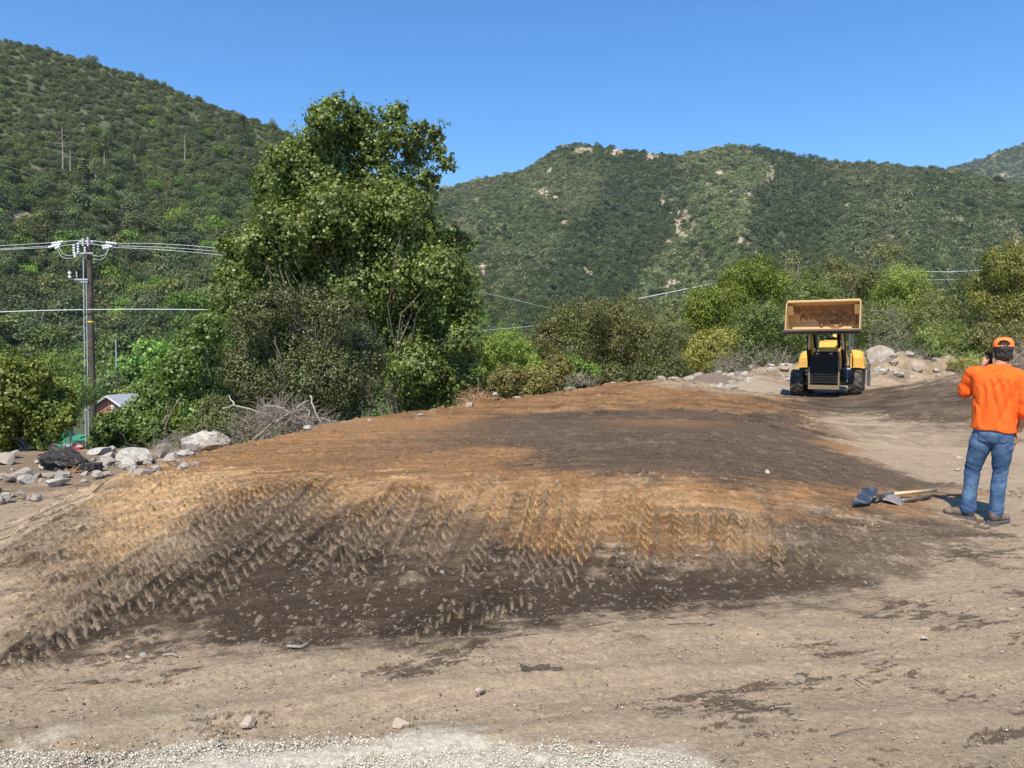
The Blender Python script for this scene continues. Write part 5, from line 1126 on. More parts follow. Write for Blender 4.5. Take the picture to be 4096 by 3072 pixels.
wire([(-150, 1228, 30), (400, 1304, 32), (900, 1370, 36)], .010, "lower thin black cable sloping down behind the pole", BLKW)
wire([(-150, 600, 60), (500, 850, 66), (900, 1045, 72)], .014, "thin grey wire slanting down across the left hillside, lower one", surf("dull_wire", (0.22, 0.24, 0.22), .6))
wire([(-150, 740, 60), (120, 860, 62), (900, 1110, 76)], .012, "faint wire slanting down near the left edge", surf("dull_wire_b", (0.18, 0.2, 0.18), .6))
wire([(2550, 1196, 66), (2700, 1165, 68), (2845, 1136, 70)], .035, "pale twisted cable climbing toward the round green trees")
wire([(1850, 1328, 56), (2020, 1315, 60), (2190, 1297, 64)], .02, "upper of two faint wires right of the tall tree")
wire([(1850, 1331, 56), (2020, 1321, 60), (2190, 1304, 64)], .02, "lower of two faint wires right of the tall tree", BLKW)
wire([(3560, 1075, 62), (3750, 1087, 64), (3960, 1078, 66)], .022, "upper wire between the dome-shaped tree and the right edge tree")
wire([(3600, 1118, 62), (3750, 1119, 64), (3900, 1117, 66)], .016, "lower wire between the dome-shaped tree and the right edge tree")
# second, thinner pole
q = at(463, 1357, 78); qb = at(465, 1600, 78)
root = empty("utility_pole", (q.x, 78, qb.z - 2.5), 0, "thin far pole with a pale upper half behind the small house", "utility pole")
bm = bmesh.new(); zt = q.z - qb.z + 2.5; acyl(bm, (0, 0, 0), (0, 0, zt * .66), 0.085, 0.07, 10); bm_obj("shaft", bm, POLEM, root)
bm = bmesh.new(); acyl(bm, (0, 0, zt * .66), (0, 0, zt), 0.05, 0.05, 10); bm_obj("pipe", bm, GALV, root)

# ------------------------------------------------------------------ house gable and truck in the valley
hp = at(440, 1577, 72)
HW = surf("barn_wall", (0.36, 0.13, 0.10), 0.8, var=.2, scale=3); HR_ = surf("grey_shingles", (0.30, 0.31, 0.33), 0.85, var=.25, scale=6, bump=.6); TRM = surf("white_trim", (0.66, 0.63, 0.58), .7)
root = empty("house", (hp.x, 72, hp.z - 3.4), R(-14), "small red-walled house with grey gable roof beside the utility pole", "house")
bm = bmesh.new(); aprism(bm, [(-1.9, 0), (1.9, 0), (1.9, 2.0), (0, 3.1), (-1.9, 2.0)], 0, 5.0)
bmesh.ops.rotate(bm, verts=bm.verts, cent=(0, 0, 0), matrix=Matrix.Rotation(R(90), 3, 'Z')); bm_obj("wall", bm, HW, root)
bm = bmesh.new()
for s in (-1, 1):
    aprism(bm, [(0, 3.16), (s * 2.35, 1.80), (s * 2.35, 1.95), (0, 3.34)] if s > 0 else [(0, 3.34), (s * 2.35, 1.95), (s * 2.35, 1.80), (0, 3.16)], -0.4, 5.4)
bmesh.ops.rotate(bm, verts=bm.verts, cent=(0, 0, 0), matrix=Matrix.Rotation(R(90), 3, 'Z')); bm_obj("roof", bm, HR_, root)
bm = bmesh.new()
for s in (-1, 1): abeam(bm, (0, -0.45, 3.20), (s * 2.3, -0.45, 1.86), .05, .18)
bm_obj("bargeboard", bm, TRM, root)
bm = bmesh.new(); abox(bm, 0.15, 0.55, -0.06, -0.01, 1.2, 2.4); bm_obj("window", bm, TRM, root)
GRN = surf("green_paint", (0.05, 0.28, 0.16), 0.4, var=.15); TYR = surf("tyre_rubber", (0.030, 0.026, 0.022), 0.9, var=.4, dirt=(.13, .095, .065), dirt_amt=.45, dirt_scale=5); REDP = surf("red_paint", (0.45, 0.03, 0.03), .5); GRY = surf("grey_panel", (0.42, 0.45, 0.44), .5)
tk = at(300, 1780, 46)
root = empty("truck", (tk.x, 46, tk.z - .55), R(12), "green truck with a grey lower panel half hidden below the shrubs", "truck")
bm = bmesh.new(); abox(bm, -1.7, 0.55, -.8, .8, .55, 1.1); abox(bm, -1.5, -.3, -.75, .75, 1.1, 1.75); bm_obj("body", bm, GRN, root, bevel=.05)
bm = bmesh.new(); abox(bm, -0.35, .25, -.83, -.801, .50, .72); bm_obj("side_panel", bm, GRY, root)
bm = bmesh.new(); abox(bm, .15, 1.0, -.85, -.1, .9, 1.0); bm_obj("fender", bm, GRN, root, bevel=.03)
for x in (.5, -1.2):
    bm = bmesh.new(); acyl(bm, (x, -.85, .45), (x, -.6, .45), .45, .45, 24); wh = bm_obj("wheel", bm, TYR, root)
    bm = bmesh.new(); acyl(bm, (x, -.87, .45), (x, -.8, .45), .22, .22, 18); bm_obj("rim", bm, GRY, wh)
rd = at(285, 1797, 40)
root = empty("trailer", (rd.x, 40, rd.z - .4), R(10), "low red trailer bed in front of the green truck", "trailer")
bm = bmesh.new(); abox(bm, -.9, .5, -.3, .3, .3, .48); bm_obj("bed", bm, REDP, root, bevel=.02)
bm = bmesh.new(); acyl(bm, (.1, -.32, .2), (.1, -.2, .2), .2, .2, 18); bm_obj("wheel", bm, TYR, root)

# ------------------------------------------------------------------ backhoe loader
YP = surf("yellow_paint", (0.66, 0.355, 0.045), 0.42, var=.10, scale=3, dirt=(0.42, 0.28, 0.13), dirt_amt=.35, dirt_scale=3)
TANP = surf("worn_bucket", (0.52, 0.32, 0.13), 0.7, var=.2, scale=4, dirt=(0.42, 0.26, 0.12), dirt_amt=.5, dirt_scale=4, bump=.4, bscale=20)
BLK = surf("black_paint", (0.013, 0.012, 0.012), 0.65, var=.4, scale=6, spec=.25); DGR = surf("dark_grey_paint", (0.07, 0.075, 0.08), 0.5, var=.3, dirt=(.16, .13, .10), dirt_amt=.3)
LGR = surf("light_grey_paint", (0.30, 0.30, 0.29), 0.5, var=.15, dirt=(.2, .16, .12), dirt_amt=.3); STL = surf("steel", (0.6, 0.6, 0.6), .25, .9); DST = surf("dark_steel", (0.10, 0.085, 0.07), .6, .3, var=.4, scale=6)
glass, gnt, gb = mat_new("cab_glass"); gb.inputs["Base Color"].default_value = (0.7, 0.78, 0.8, 1); gb.inputs["Roughness"].default_value = 0.05; gb.inputs["Transmission Weight"].default_value = 1.0; gb.inputs["IOR"].default_value = 1.02
g0 = gnd(3300, 1592, 18, 40); LY = 25.0; LX = (3306 - 2048) / FPX * LY; LZ = Hs(LX, LY)
ld = empty("backhoe_loader", (LX, LY, LZ), R(-27.5), "yellow backhoe loader with its tan bucket raised, facing the camera", "loader")
def LP(name, bm, mat, parent=None, bevel=0.0, smooth=False): return bm_obj(name, bm, mat, parent or ld, bevel, smooth)
def wheel(x, y, r, w_, rimr, nlug):
    # carcass by lathe, then chevron lugs
    bm = bmesh.new(); prof = [(-w_ / 2 * .75, rimr), (-w_ / 2, r * .78), (-w_ / 2 * .96, r * .90), (-w_ / 2 * .7, r * .955), (0, r * .965), (w_ / 2 * .7, r * .955), (w_ / 2 * .96, r * .90), (w_ / 2, r * .78), (w_ / 2 * .75, rimr)]
    n = 48; rings = []
    for i in range(n):
        a = i * 2 * math.pi / n; rings.append([bm.verts.new((px, math.cos(a) * rr, math.sin(a) * rr)) for px, rr in prof])
    for i in range(n):
        A = rings[i]; B = rings[(i + 1) % n]
        for j in range(len(prof) - 1): bm.faces.new((A[j], A[j + 1], B[j + 1], B[j]))
    for i in range(nlug):
        for s in (-1, 1):
            a0 = (i + (.5 if s > 0 else 0)) * 2 * math.pi / nlug
            st = []
            for k in range(5):
                t = k / 4; xx = s * (0.02 + t * (w_ / 2 * 1.0 - .02)); aa = a0 + t * .30; rr = r * (1.0 if t < .8 else .93)
                hw = .045 / r * (1 + .4 * t)
                st.append([bm.verts.new((xx, math.cos(aa + q) * h_, math.sin(aa + q) * h_)) for q, h_ in ((-hw, r * .90 if t > .8 else r * .94), (-hw * .7, rr), (hw * .7, rr), (hw, r * .90 if t > .8 else r * .94))])
            for k in range(4):
                for j in range(3): bm.faces.new((st[k][j], st[k][j + 1], st[k + 1][j + 1], st[k + 1][j]))
            bm.faces.new(st[0]); bm.faces.new(st[-1][::-1])
    bmesh.ops.recalc_face_normals(bm, faces=bm.faces)
    root = empty("wheel", (x, y, r)); root.parent = ld; del_ = bm_obj("tyre", bm, TYR, root)
    bm = bmesh.new(); s = 1 if x > 0 else -1
    acyl(bm, (-w_ * .36, 0, 0), (w_ * .36, 0, 0), rimr * 1.02, rimr * 1.02, 28)
    acyl(bm, (s * w_ * .36, 0, 0), (s * w_ * .44, 0, 0), rimr * .35, rimr * .3, 16)
    bm_obj("rim", bm, YP, root, bevel=.0)
for s in (-1, 1): wheel(s * .87, 0.0, .44, .40, .24, 15)
for s in (-1, 1): wheel(s * .80, 2.1, .70, .46, .36, 18)
# hood and grille
bm = bmesh.new(); aprism(bm, [(-.42, .85), (1.45, .85), (1.45, 1.66), (.55, 1.50), (-.30, 1.36), (-.42, 1.30)], -.34, .34); LP("hood", bm, YP, bevel=.04)
bm = bmesh.new(); aprism(bm, [(-.40, 1.373), (-.37, 1.45), (.03, 1.47), (.03, 1.373)], -.36, .35); LP("radiator_top", bm, BLK, bevel=.015)
bm = bmesh.new(); aprism(bm, [(.04, 1.40), (.10, 1.52), (.40, 1.78), (.60, 1.83), (1.42, 1.86), (1.42, 1.40)], -.27, .31); LP("hood_cowl", bm, YP, bevel=.03)
bm = bmesh.new(); abox(bm, -.42, .40, -.66, -.425, .46, 1.37); abox(bm, -.40, .38, -.425, .9, .46, .84); LP("radiator_housing", bm, BLK, bevel=.025)
bm = bmesh.new()
for i in range(9): abox(bm, -.36, .34, -.685, -.663, .56 + i * .08, .60 + i * .08)
LP("grille", bm, BLK)
bm = bmesh.new()
abox(bm, -.47, -.425, -.72, -.42, .28, .98); abox(bm, .405, .45, -.72, -.42, .28, 1.25); abox(bm, -.47, .45, -.76, -.665, .27, .40); LP("front_frame", bm, surf("dusty_frame", (0.20, 0.135, 0.065), .7, var=.3), bevel=.01)
bm = bmesh.new(); abox(bm, -.74, .74, -.10, .08, .38, .50); acyl(bm, (-.85, 0, .43), (.85, 0, .43), .06); LP("front_axle", bm, surf("dusty_axle", (0.16, 0.11, 0.06), .8, var=.4), bevel=.015)
bm = bmesh.new(); abox(bm, -.40, .38, -.2, 2.6, .36, .455); LP("chassis", bm, BLK)
for x0, x1 in ((-.66, -.46), (.44, .66)):
    bm = bmesh.new(); aprism(bm, [(.62, .52), (1.2, .52), (1.2, .92), (.75, .92)], x0, x1); LP("side_tank", bm, LGR, bevel=.02)
for s, x in ((-1, -.22), (1, .18)):
    bm = bmesh.new(); acyl(bm, (x, -.60, 1.33), (x, -.60, 1.42), .05, .05, 12); LP("work_light", bm, TANP)
bm = bmesh.new(); acyl(bm, (-.18, .62, 1.55), (-.18, .62, 2.25), .045, .045, 12); LP("exhaust_pipe", bm, BLK, smooth=True)
# loader arms and cylinders
for s in (-1, 1):
    bm = bmesh.new(); x = s * .50
    abeam(bm, (x, 1.15, 1.15), (x, .15, 1.62), .10, .24); abeam(bm, (x, .18, 1.56), (x * .92, -.44, 2.32), .10, .22); acyl(bm, (x - .07, .17, 1.6), (x + .07, .17, 1.6), .12, .12, 16)
    LP("loader_arm", bm, YP, bevel=.01)
    bm = bmesh.new(); abeam(bm, (x, -.10, .95), (x, 1.2, 1.28), .09, .16); abeam(bm, (x, .6, .4), (x, .55, 1.2), .12, .25); LP("loader_tower", bm, DGR, bevel=.01)
    bm = bmesh.new(); acyl(bm, (x * 1.04, -.06, .95), (x * 1.0, -.30, 1.52), .055, .055, 12); LP("lift_cylinder", bm, BLK)
    bm = bmesh.new(); acyl(bm, (x * 1.0, -.30, 1.52), (x * .98, -.40, 2.02), .03, .03, 12); LP("piston_rod", bm, STL)
    bm = bmesh.new(); acyl(bm, (x * .72, .10, 1.60), (x * .72, -.38, 2.08), .05, .05, 12); LP("tilt_cylinder", bm, BLK)
    bm = bmesh.new(); acyl(bm, (x * .72, -.38, 2.08), (x * .72, -.46, 2.34), .028, .028, 12); LP("piston_rod", bm, STL)
    bm = bmesh.new()
    Pth = [(x * 1.12, -.05, 1.1), (x * 1.16, -.2, 1.5), (x * 1.10, -.36, 1.95), (x * 1.02, -.46, 2.12)]
    for a, b_ in zip(Pth[:-1], Pth[1:]): acyl(bm, a, b_, .018, .018, 8)
    LP("hydraulic_hose", bm, BLK)
# bucket: the opening faces the camera
BW = 1.05
prof = [(-1.50, 2.16), (-.86, 2.12), (-.66, 2.22), (-.58, 2.42), (-.62, 2.66), (-.80, 2.86), (-1.14, 2.99)]
def shell(prof, t):
    out = []
    for i, (y, z) in enumerate(prof):
        a = prof[max(i - 1, 0)]; b_ = prof[min(i + 1, len(prof) - 1)]
        d = Vector((b_[0] - a[0], b_[1] - a[1])).normalized(); out.append((y + d.y * t, z - d.x * t))
    return out
bk = empty("bucket", (0, 0, 0)); bk.parent = ld; bk.location = (-.02, 0, 0)
bm = bmesh.new(); aprism(bm, prof + shell(prof, .035)[::-1], -BW, BW); bm_obj("bucket_shell", bm, TANP, bk)
for s in (-1, 1):
    bm = bmesh.new(); x0, x1 = (BW + .001, BW + .03) if s > 0 else (-BW - .03, -BW - .001)
    aprism(bm, [(-1.50, 2.12), (-.86, 2.07), (-.62, 2.18), (-.53, 2.42), (-.58, 2.70), (-.78, 2.91), (-1.14, 3.03), (-1.25, 2.95)], x0, x1); bm_obj("side_plate", bm, TANP, bk)
    bm = bmesh.new(); aprism(bm, [(-1.20, 2.90), (-.95, 2.80), (-.80, 2.60), (-1.05, 2.62)], s * (BW - .16), s * (BW - .01)); bm_obj("corner_gusset", bm, TANP, bk)
bm = bmesh.new(); aprism(bm, [(-1.66, 2.085), (-1.66, 2.115), (-1.45, 2.155), (-1.40, 2.12), (-1.40, 2.06), (-1.44, 2.03)], -BW - .05, BW + .05); abox(bm, -BW - .02, BW + .02, -1.38, -1.20, 2.00, 2.08); bm_obj("cutting_edge", bm, DST, bk)
bm = bmesh.new(); acyl(bm, (-BW, -1.16, 3.02), (BW, -1.16, 3.02), .05, .05, 14); bm_obj("top_rim", bm, TANP, bk)
for s in (-1, 1):
    bm = bmesh.new(); aprism(bm, [(-.60, 2.12), (-.36, 2.26), (-.34, 2.50), (-.53, 2.48), (-.535, 2.40), (-.62, 2.19)], s * .44 - .05, s * .44 + .05); bm_obj("bucket_hinge", bm, YP, bk)
# soil stuck inside
u = np.linspace(-.97, .93, 130); v = np.linspace(0, 1, 70); U, W = np.meshgrid(u, v)
pc = np.array(prof); seg = np.concatenate([[0], np.cumsum(np.hypot(*np.diff(pc, axis=0).T))]); tt = (.18 + .74 * W) * seg[-1]
yy = np.interp(tt, seg, pc[:, 0]); zz = np.interp(tt, seg, pc[:, 1]); ty = np.gradient(yy, axis=0); tz = np.gradient(zz, axis=0); L_ = np.hypot(ty, tz) + 1e-9
th = fbm(U * 3.2, W * 2.6, 4, 4, .55); edge = .46 + .13 * np.abs(U - .1) - .20 * (U > 0) * ss(0, .4, U); m_ = ss(edge - .05, edge + .08, W + (th - .5) * .7) * (1 - ss(.90, 1.0, W)) * ss(0, .05, 1 - np.abs(U) / .97)
thick = -0.02 + m_ * (.05 + .10 * ss(.35, .7, fbm(U * 9, W * 8, 6, 4, .6)))
yy2 = yy - tz / L_ * thick; zz2 = zz + ty / L_ * thick
idx = np.arange(U.size).reshape(U.shape); F = np.stack([idx[:-1, :-1], idx[:-1, 1:], idx[1:, 1:], idx[1:, :-1]], -1).reshape(-1, 4)
link_mesh("stuck_soil", np_mesh("stuck_soil", np.stack([U.ravel(), yy2.ravel(), zz2.ravel()], 1), F), surf("stuck_soil", (.25, .135, .062), .95, var=.3, scale=8, bump=.8, bscale=30), bk, smooth=True)
# cab
bm = bmesh.new(); abox(bm, -.62, .62, 1.46, 2.6, .86, .98); LP("cab_floor", bm, BLK, bevel=.01)
for x in (-.60, .60):
    for y in (1.5, 2.0, 2.62):
        bm = bmesh.new(); abeam(bm, (x, y, .98), (x * .97, y + .04, 2.56), .07, .08); LP("cab_post", bm, DGR)
bm = bmesh.new(); abox(bm, -.68, .68, 1.36, 2.72, 2.56, 2.68); LP("cab_roof", bm, YP, bevel=.03)
bm = bmesh.new(); abox(bm, .615, .625, 1.56, 1.97, 1.0, 2.5); LP("door_glass", bm, glass)
bm = bmesh.new(); abox(bm, .60, .64, 1.50, 2.02, .98, 1.02); abox(bm, .60, .64, 1.50, 2.02, 1.66, 1.70); LP("door_frame", bm, BLK)
bm = bmesh.new(); abox(bm, -.26, .26, 2.0, 2.5, 1.22, 1.34); abox(bm, -.26, .26, 2.4, 2.52, 1.34, 1.95); LP("seat", bm, BLK, bevel=.04)
bm = bmesh.new(); 
for i in range(24):
    a = i * 6.2832 / 24; b_ = (i + 1) * 6.2832 / 24
    acyl(bm, (.2 * math.cos(a), 1.72 - .05 * math.sin(a), 1.80 + .17 * math.sin(a)), (.2 * math.cos(b_), 1.72 - .05 * math.sin(b_), 1.80 + .17 * math.sin(b_)), .016, .016, 6)
acyl(bm, (0, 1.72, 1.80), (0, 1.6, 1.3), .03, .03, 8); LP("steering_wheel", bm, BLK)
for s in (-1, 1):
    bm = bmesh.new()
    side_prof = [(1.28, .93), (1.30, 1.25), (1.60, 1.50), (2.50, 1.52), (2.80, 1.22)]
    cols = [(.62, 0.0), (.78, 0.0), (.90, -.035), (.98, -.10), (1.04, -.30), (1.06, -.58)]
    gr = [[bm.verts.new((s * cx_, y_ + (.0 if cz > -.2 else .02), max(.90, z_ + cz * (0.2 if z_ < 1.2 else 1)))) for cx_, cz in cols] for y_, z_ in side_prof]
    for i in range(len(gr) - 1):
        for j in range(len(cols) - 1):
            try: bm.faces.new((gr[i][j], gr[i][j + 1], gr[i + 1][j + 1], gr[i + 1][j]))
            except Exception: pass
    bmesh.ops.recalc_face_normals(bm, faces=bm.faces); fo = LP("fender", bm, YP); sm = fo.modifiers.new("t", 'SOLIDIFY'); sm.thickness = .02; sm.offset = 0
    bm = bmesh.new(); aprism(bm, [(1.275, .92), (1.275, 1.24), (1.295, 1.24), (1.295, .92)], *(sorted((s * .63, s * 1.00)))); bm_obj("front_flap", bm, YP, fo, bevel=.003)
    bm = bmesh.new()
    P_ = [(s * .70, 1.27, .98), (s * .70, 1.20, 1.05), (s * .70, 1.20, 1.36), (s * .64, 1.26, 1.48)]
    for a, b_ in zip(P_[:-1], P_[1:]): acyl(bm, a, b_, .016, .016, 8)
    LP("handrail", bm, BLK)
    bm = bmesh.new(); abox(bm, *(sorted((s * .60, s * .86))), 1.0, 1.3, .50, .54); abox(bm, *(sorted((s * .60, s * .86))), 1.05, 1.3, .80, .83); LP("step", bm, DGR)
    bm = bmesh.new(); abox(bm, *(sorted((s * 1.04, s * 1.16))), 3.05, 3.2, .25, 1.05); abox(bm, *(sorted((s * .95, s * 1.25))), 2.95, 3.3, .04, .10); abeam(bm, (s * .4, 3.1, .7), (s * 1.05, 3.1, .9), .1, .12); LP("stabiliser", bm, DGR, bevel=.01)
bm = bmesh.new(); abeam(bm, (0, 2.95, .7), (0, 3.5, 2.35), .2, .28); abeam(bm, (0, 3.5, 2.35), (0, 3.9, 1.1), .16, .22); abox(bm, -.3, .3, 2.62, 3.0, .4, .95); LP("backhoe_boom", bm, YP, bevel=.01)
bm = bmesh.new(); aprism(bm, [(3.75, 1.1), (4.05, 1.0), (4.1, .6), (3.8, .45), (3.5, .6), (3.55, .68), (3.8, .58), (3.98, .7), (3.9, .98)], -.3, .3); LP("backhoe_bucket", bm, DST)

# ------------------------------------------------------------------ shovels
def shovel(blade_pts, handle_a, handle_b, r, bm_mat, h_mat, label, lift, curve):
    """blade grid from four ground points (photo px), heel end first"""
    P = [gnd(px, py) + Vector((0, 0, lf)) for (px, py), lf in zip(blade_pts, lift)]
    o0 = P[0].copy(); n = 12
    root = empty("shovel", o0, 0, label, "shovel")
    V = []
    for i in range(n):
        for j in range(n):
            s, t = i / (n - 1), j / (n - 1)
            p = (P[0] * (1 - s) + P[1] * s) * (1 - t) + (P[3] * (1 - s) + P[2] * s) * t - o0
            p = p + Vector((0, 0, curve * (4 * (t - .5) ** 2) + 0.01 * math.sin(s * 3.1)))
            V.append(p)
    idx = np.arange(n * n).reshape(n, n); F = np.stack([idx[:-1, :-1], idx[:-1, 1:], idx[1:, 1:], idx[1:, :-1]], -1).reshape(-1, 4)
    b = link_mesh("blade", np_mesh("blade", np.array(V), F), bm_mat, root, smooth=True); sm = b.modifiers.new("t", 'SOLIDIFY'); sm.thickness = 0.004
    a = gnd(*handle_a[0]) + Vector((0, 0, handle_a[1])); c = gnd(*handle_b[0]) + Vector((0, 0, handle_b[1]))
    bm = bmesh.new(); acyl(bm, a - o0, c - o0, r, r * .95, 16); bm_obj("handle", bm, h_mat, root, smooth=True)
    m = (P[0] + P[3]) / 2 - o0 if False else (P[1] + P[2]) / 2 - o0
    bm = bmesh.new(); acyl(bm, m, a - o0, r * 1.15, r * 1.1, 14); bm_obj("socket", bm, bm_mat, root, smooth=True)
BLADEK = surf("worn_black_steel", (0.05, 0.055, 0.065), 0.4, .4, var=.2, scale=6, dirt=(.34, .32, .29), dirt_amt=.35, dirt_scale=5)
BLADEP = surf("dusty_steel", (0.22, 0.185, 0.18), 0.6, .2, var=.3, scale=8, dirt=(.30, .24, .19), dirt_amt=.5, dirt_scale=8)
WOODL = surf("ash_handle", (0.55, 0.40, 0.22), .6, var=.25, scale=14); WOODK = surf("dark_handle", (0.12, 0.085, 0.06), .7, var=.4, scale=10)
shovel([(3398, 2040), (3474, 2034), (3512, 2004), (3445, 2004)], ((3570, 2000), .06), ((3742, 1982), .06), .019, BLADEK, WOODL, "black square shovel with a light wooden handle, blade to the left", [.03, .03, .10, .11], .012)
shovel([(3530, 2012), (3610, 2030), (3600, 1996), (3560, 1996)], ((3620, 2014), .035), ((3722, 1996), .03), .018, BLADEP, WOODK, "dusty shovel with a dark handle lying under the light one", [.05, .02, .03, .10], -.02)
# ------------------------------------------------------------------ the man
SKIN = surf("skin", (0.42, 0.22, 0.14), .5, var=.08, scale=6); HAIR = surf("dark_hair", (0.018, 0.013, 0.010), .5, var=.5, scale=30, bump=1.0, bscale=60)
def clothmat(name, col, c2, rough, scale, bump, fades=None):
    return surf(name, col, rough, var=.10, scale=scale, bump=bump, bscale=90, dirt=c2, dirt_amt=.25, dirt_scale=3, spec=.2)
SHIRT = surf("orange_cotton", (0.82, 0.125, 0.018), .85, var=.14, scale=4, bump=.35, bscale=160, spec=.15)
CAPM = surf("orange_cap", (0.90, 0.21, 0.05), .8, var=.06, scale=8, bump=.3, bscale=120, spec=.2)
JEAN = surf("faded_denim", (0.040, 0.078, 0.150), .85, var=.40, scale=7, bump=.4, bscale=140, dirt=(0.13, 0.205, 0.31), dirt_amt=.45, dirt_scale=2.6, spec=.15)
BOOT = surf("brown_leather", (0.12, 0.080, 0.05), .65, var=.3, scale=14, bump=.3, bscale=50, bdist=.004, dirt=(.20, .15, .105), dirt_amt=.3, dirt_scale=8); SOLE = surf("boot_sole", (0.10, 0.095, 0.09), .8, var=.3)
MX, MY = (3956 - 2048) / FPX * 7.42, 7.42
MZ = Hs(MX, MY) - 0.006

man = empty("person", (MX, MY, MZ), R(-31.0), "man seen from behind in orange shirt, orange cap and blue jeans, phone at his ear", "person")
def remesh(name, build, voxel, mat, parent, smooth=6, post=None, fac=.5):
    bm = bmesh.new(); build(bm); me = bpy.data.meshes.new("t"); bm.to_mesh(me); bm.free()
    o = bpy.data.objects.new("t", me); COL.objects.link(o)
    r = o.modifiers.new("r", 'REMESH'); r.mode = 'VOXEL'; r.voxel_size = voxel
    s = o.modifiers.new("s", 'SMOOTH'); s.iterations = smooth; s.factor = fac
    dg = bpy.context.evaluated_depsgraph_get(); dg.update(); ev = o.evaluated_get(dg); m2 = bpy.data.meshes.new_from_object(ev)
    bpy.data.objects.remove(o)
    if post is not None:
        n = len(m2.vertices); V = np.zeros(n * 3, np.float32); Nn = np.zeros(n * 3, np.float32)
        m2.vertices.foreach_get("co", V); m2.vertex_normals.foreach_get("vector", Nn); V = V.reshape(-1, 3); Nn = Nn.reshape(-1, 3)
        V2 = post(V.astype(float), Nn.astype(float)); m2.vertices.foreach_set("co", np.ascontiguousarray(V2, np.float32).ravel()); m2.update()
    m2.name = name; m2.materials.clear()
    return link_mesh(name, m2, mat, parent, smooth=True)
def ell(bm, c, r, rot=None, seg=20):
    M = Matrix.Translation(c) @ (rot.to_4x4() if rot else Matrix.Identity(4)) @ Matrix.Diagonal((*r, 1))
    bmesh.ops.create_uvsphere(bm, u_segments=seg, v_segments=seg // 2 + 2, radius=1, matrix=M)
def limb(bm, pts, flat=1.0):
    """pts: (x,y,z,r) chain of tapered capsules"""
    for a, b in zip(pts[:-1], pts[1:]):
        n = 6
        pa, pb2 = Vector(a[:3]), Vector(b[:3]); acyl(bm, pa, pb2, a[3], b[3], 16)
    for p in pts: bmesh.ops.create_icosphere(bm, subdivisions=2, radius=p[3], matrix=Matrix.Translation(p[:3]))
def rings(bm, R_):
    """elliptical section loft: (x,y,z,rx,ry)"""
    n = 28; prev = None; first = None
    for (x, y, z, rx, ry) in R_:
        ring = [bm.verts.new((x + rx * math.copysign(abs(math.cos(a)) ** .85, math.cos(a)), y + ry * math.copysign(abs(math.sin(a)) ** .85, math.sin(a)), z)) for a in [i * 2 * math.pi / n for i in range(n)]]
        if prev:
            for i in range(n): bm.faces.new((prev[i], prev[(i + 1) % n], ring[(i + 1) % n], ring[i]))
        else: first = ring
        prev = ring
    bm.faces.new(first[::-1]); bm.faces.new(prev)
# joints, metres; x to the right as seen from behind, y away from the camera
LS = (-.145, .03, 1.47); LE = (-.205, .10, 1.24); LH = (-.03, .15, 1.53)
RS = (.275, .0, 1.43); RE = (.30, -.03, 1.16); RH = (.255, .06, .90)
LHIP = (-.03, 0, .93); LK = (-.115, .05, .50); LA = (-.155, .0, .10)
RHIP = (.13, -.02, .93); RK = (.11, .02, .48); RA = (.075, -.05, .09)
HC = Vector((.115, .05, 1.655))
def body(bm):
    rings(bm, [(.05, 0, .86, .15, .10), (.05, 0, .95, .16, .11), (.05, 0, 1.12, .14, .10), (.055, 0, 1.32, .175, .11), (.065, .0, 1.43, .145, .08), (.075, .0, 1.50, .09, .07)])
    limb(bm, [(.085, .01, 1.47, .062), (.10, .02, 1.56, .055), (.11, .035, 1.62, .06)])
    ell(bm, HC, (.074, .098, .118)); ell(bm, HC + Vector((0, .04, -.06)), (.056, .07, .06))
    limb(bm, [(LS[0] + .01, LS[1], LS[2] - .035, .045), (*LE, .043), (-.155, .13, 1.36, .038), (-.075, .15, 1.47, .028)])
    limb(bm, [(RS[0] - .015, RS[1], RS[2] - .035, .045), (*RE, .045), (.285, .01, 1.02, .040), (*RH, .027)])
    limb(bm, [(*LHIP, .075), (*LK, .042), (*LA, .032)]); limb(bm, [(*RHIP, .075), (*RK, .042), (*RA, .032)])
    # nose, ears, chin
    ell(bm, HC + Vector((-.01, .105, -.01)), (.013, .02, .024)); ell(bm, HC + Vector((.074, .005, -.012)), (.013, .02, .034)); ell(bm, HC + Vector((-.074, .005, -.012)), (.013, .02, .034))
    ell(bm, HC + Vector((0, .075, -.10)), (.03, .03, .022))
    # right hand hanging, left hand at the ear
    ell(bm, (.250, .075, .855), (.022, .040, .048))
    for i, (dy, l) in enumerate(((.035, .070), (.012, .080), (-.010, .076), (-.030, .060))):
        limb(bm, [(.252, .075 + dy, .835, .0105), (.243, .078 + dy, .835 - l * .55, .0098), (.226, .080 + dy, .835 - l, .0088)])
    limb(bm, [(.238, .105, .875, .012), (.225, .122, .845, .011), (.215, .120, .818, .0095)])
    ell(bm, (-.035, .150, 1.535), (.032, .022, .046), Matrix.Rotation(R(30), 3, 'Y'))
    for i in range(4):
        z = 1.515 + i * .021; limb(bm, [(-.045, .155, z + .01, .0100), (-.012, .170, z + .028, .0095), (.018, .160, z + .036, .0085)])
    limb(bm, [(-.045, .130, 1.51, .012), (-.018, .115, 1.545, .011), (-.004, .110, 1.580, .0095)])
remesh("body", body, .0065, SKIN, man, 3)
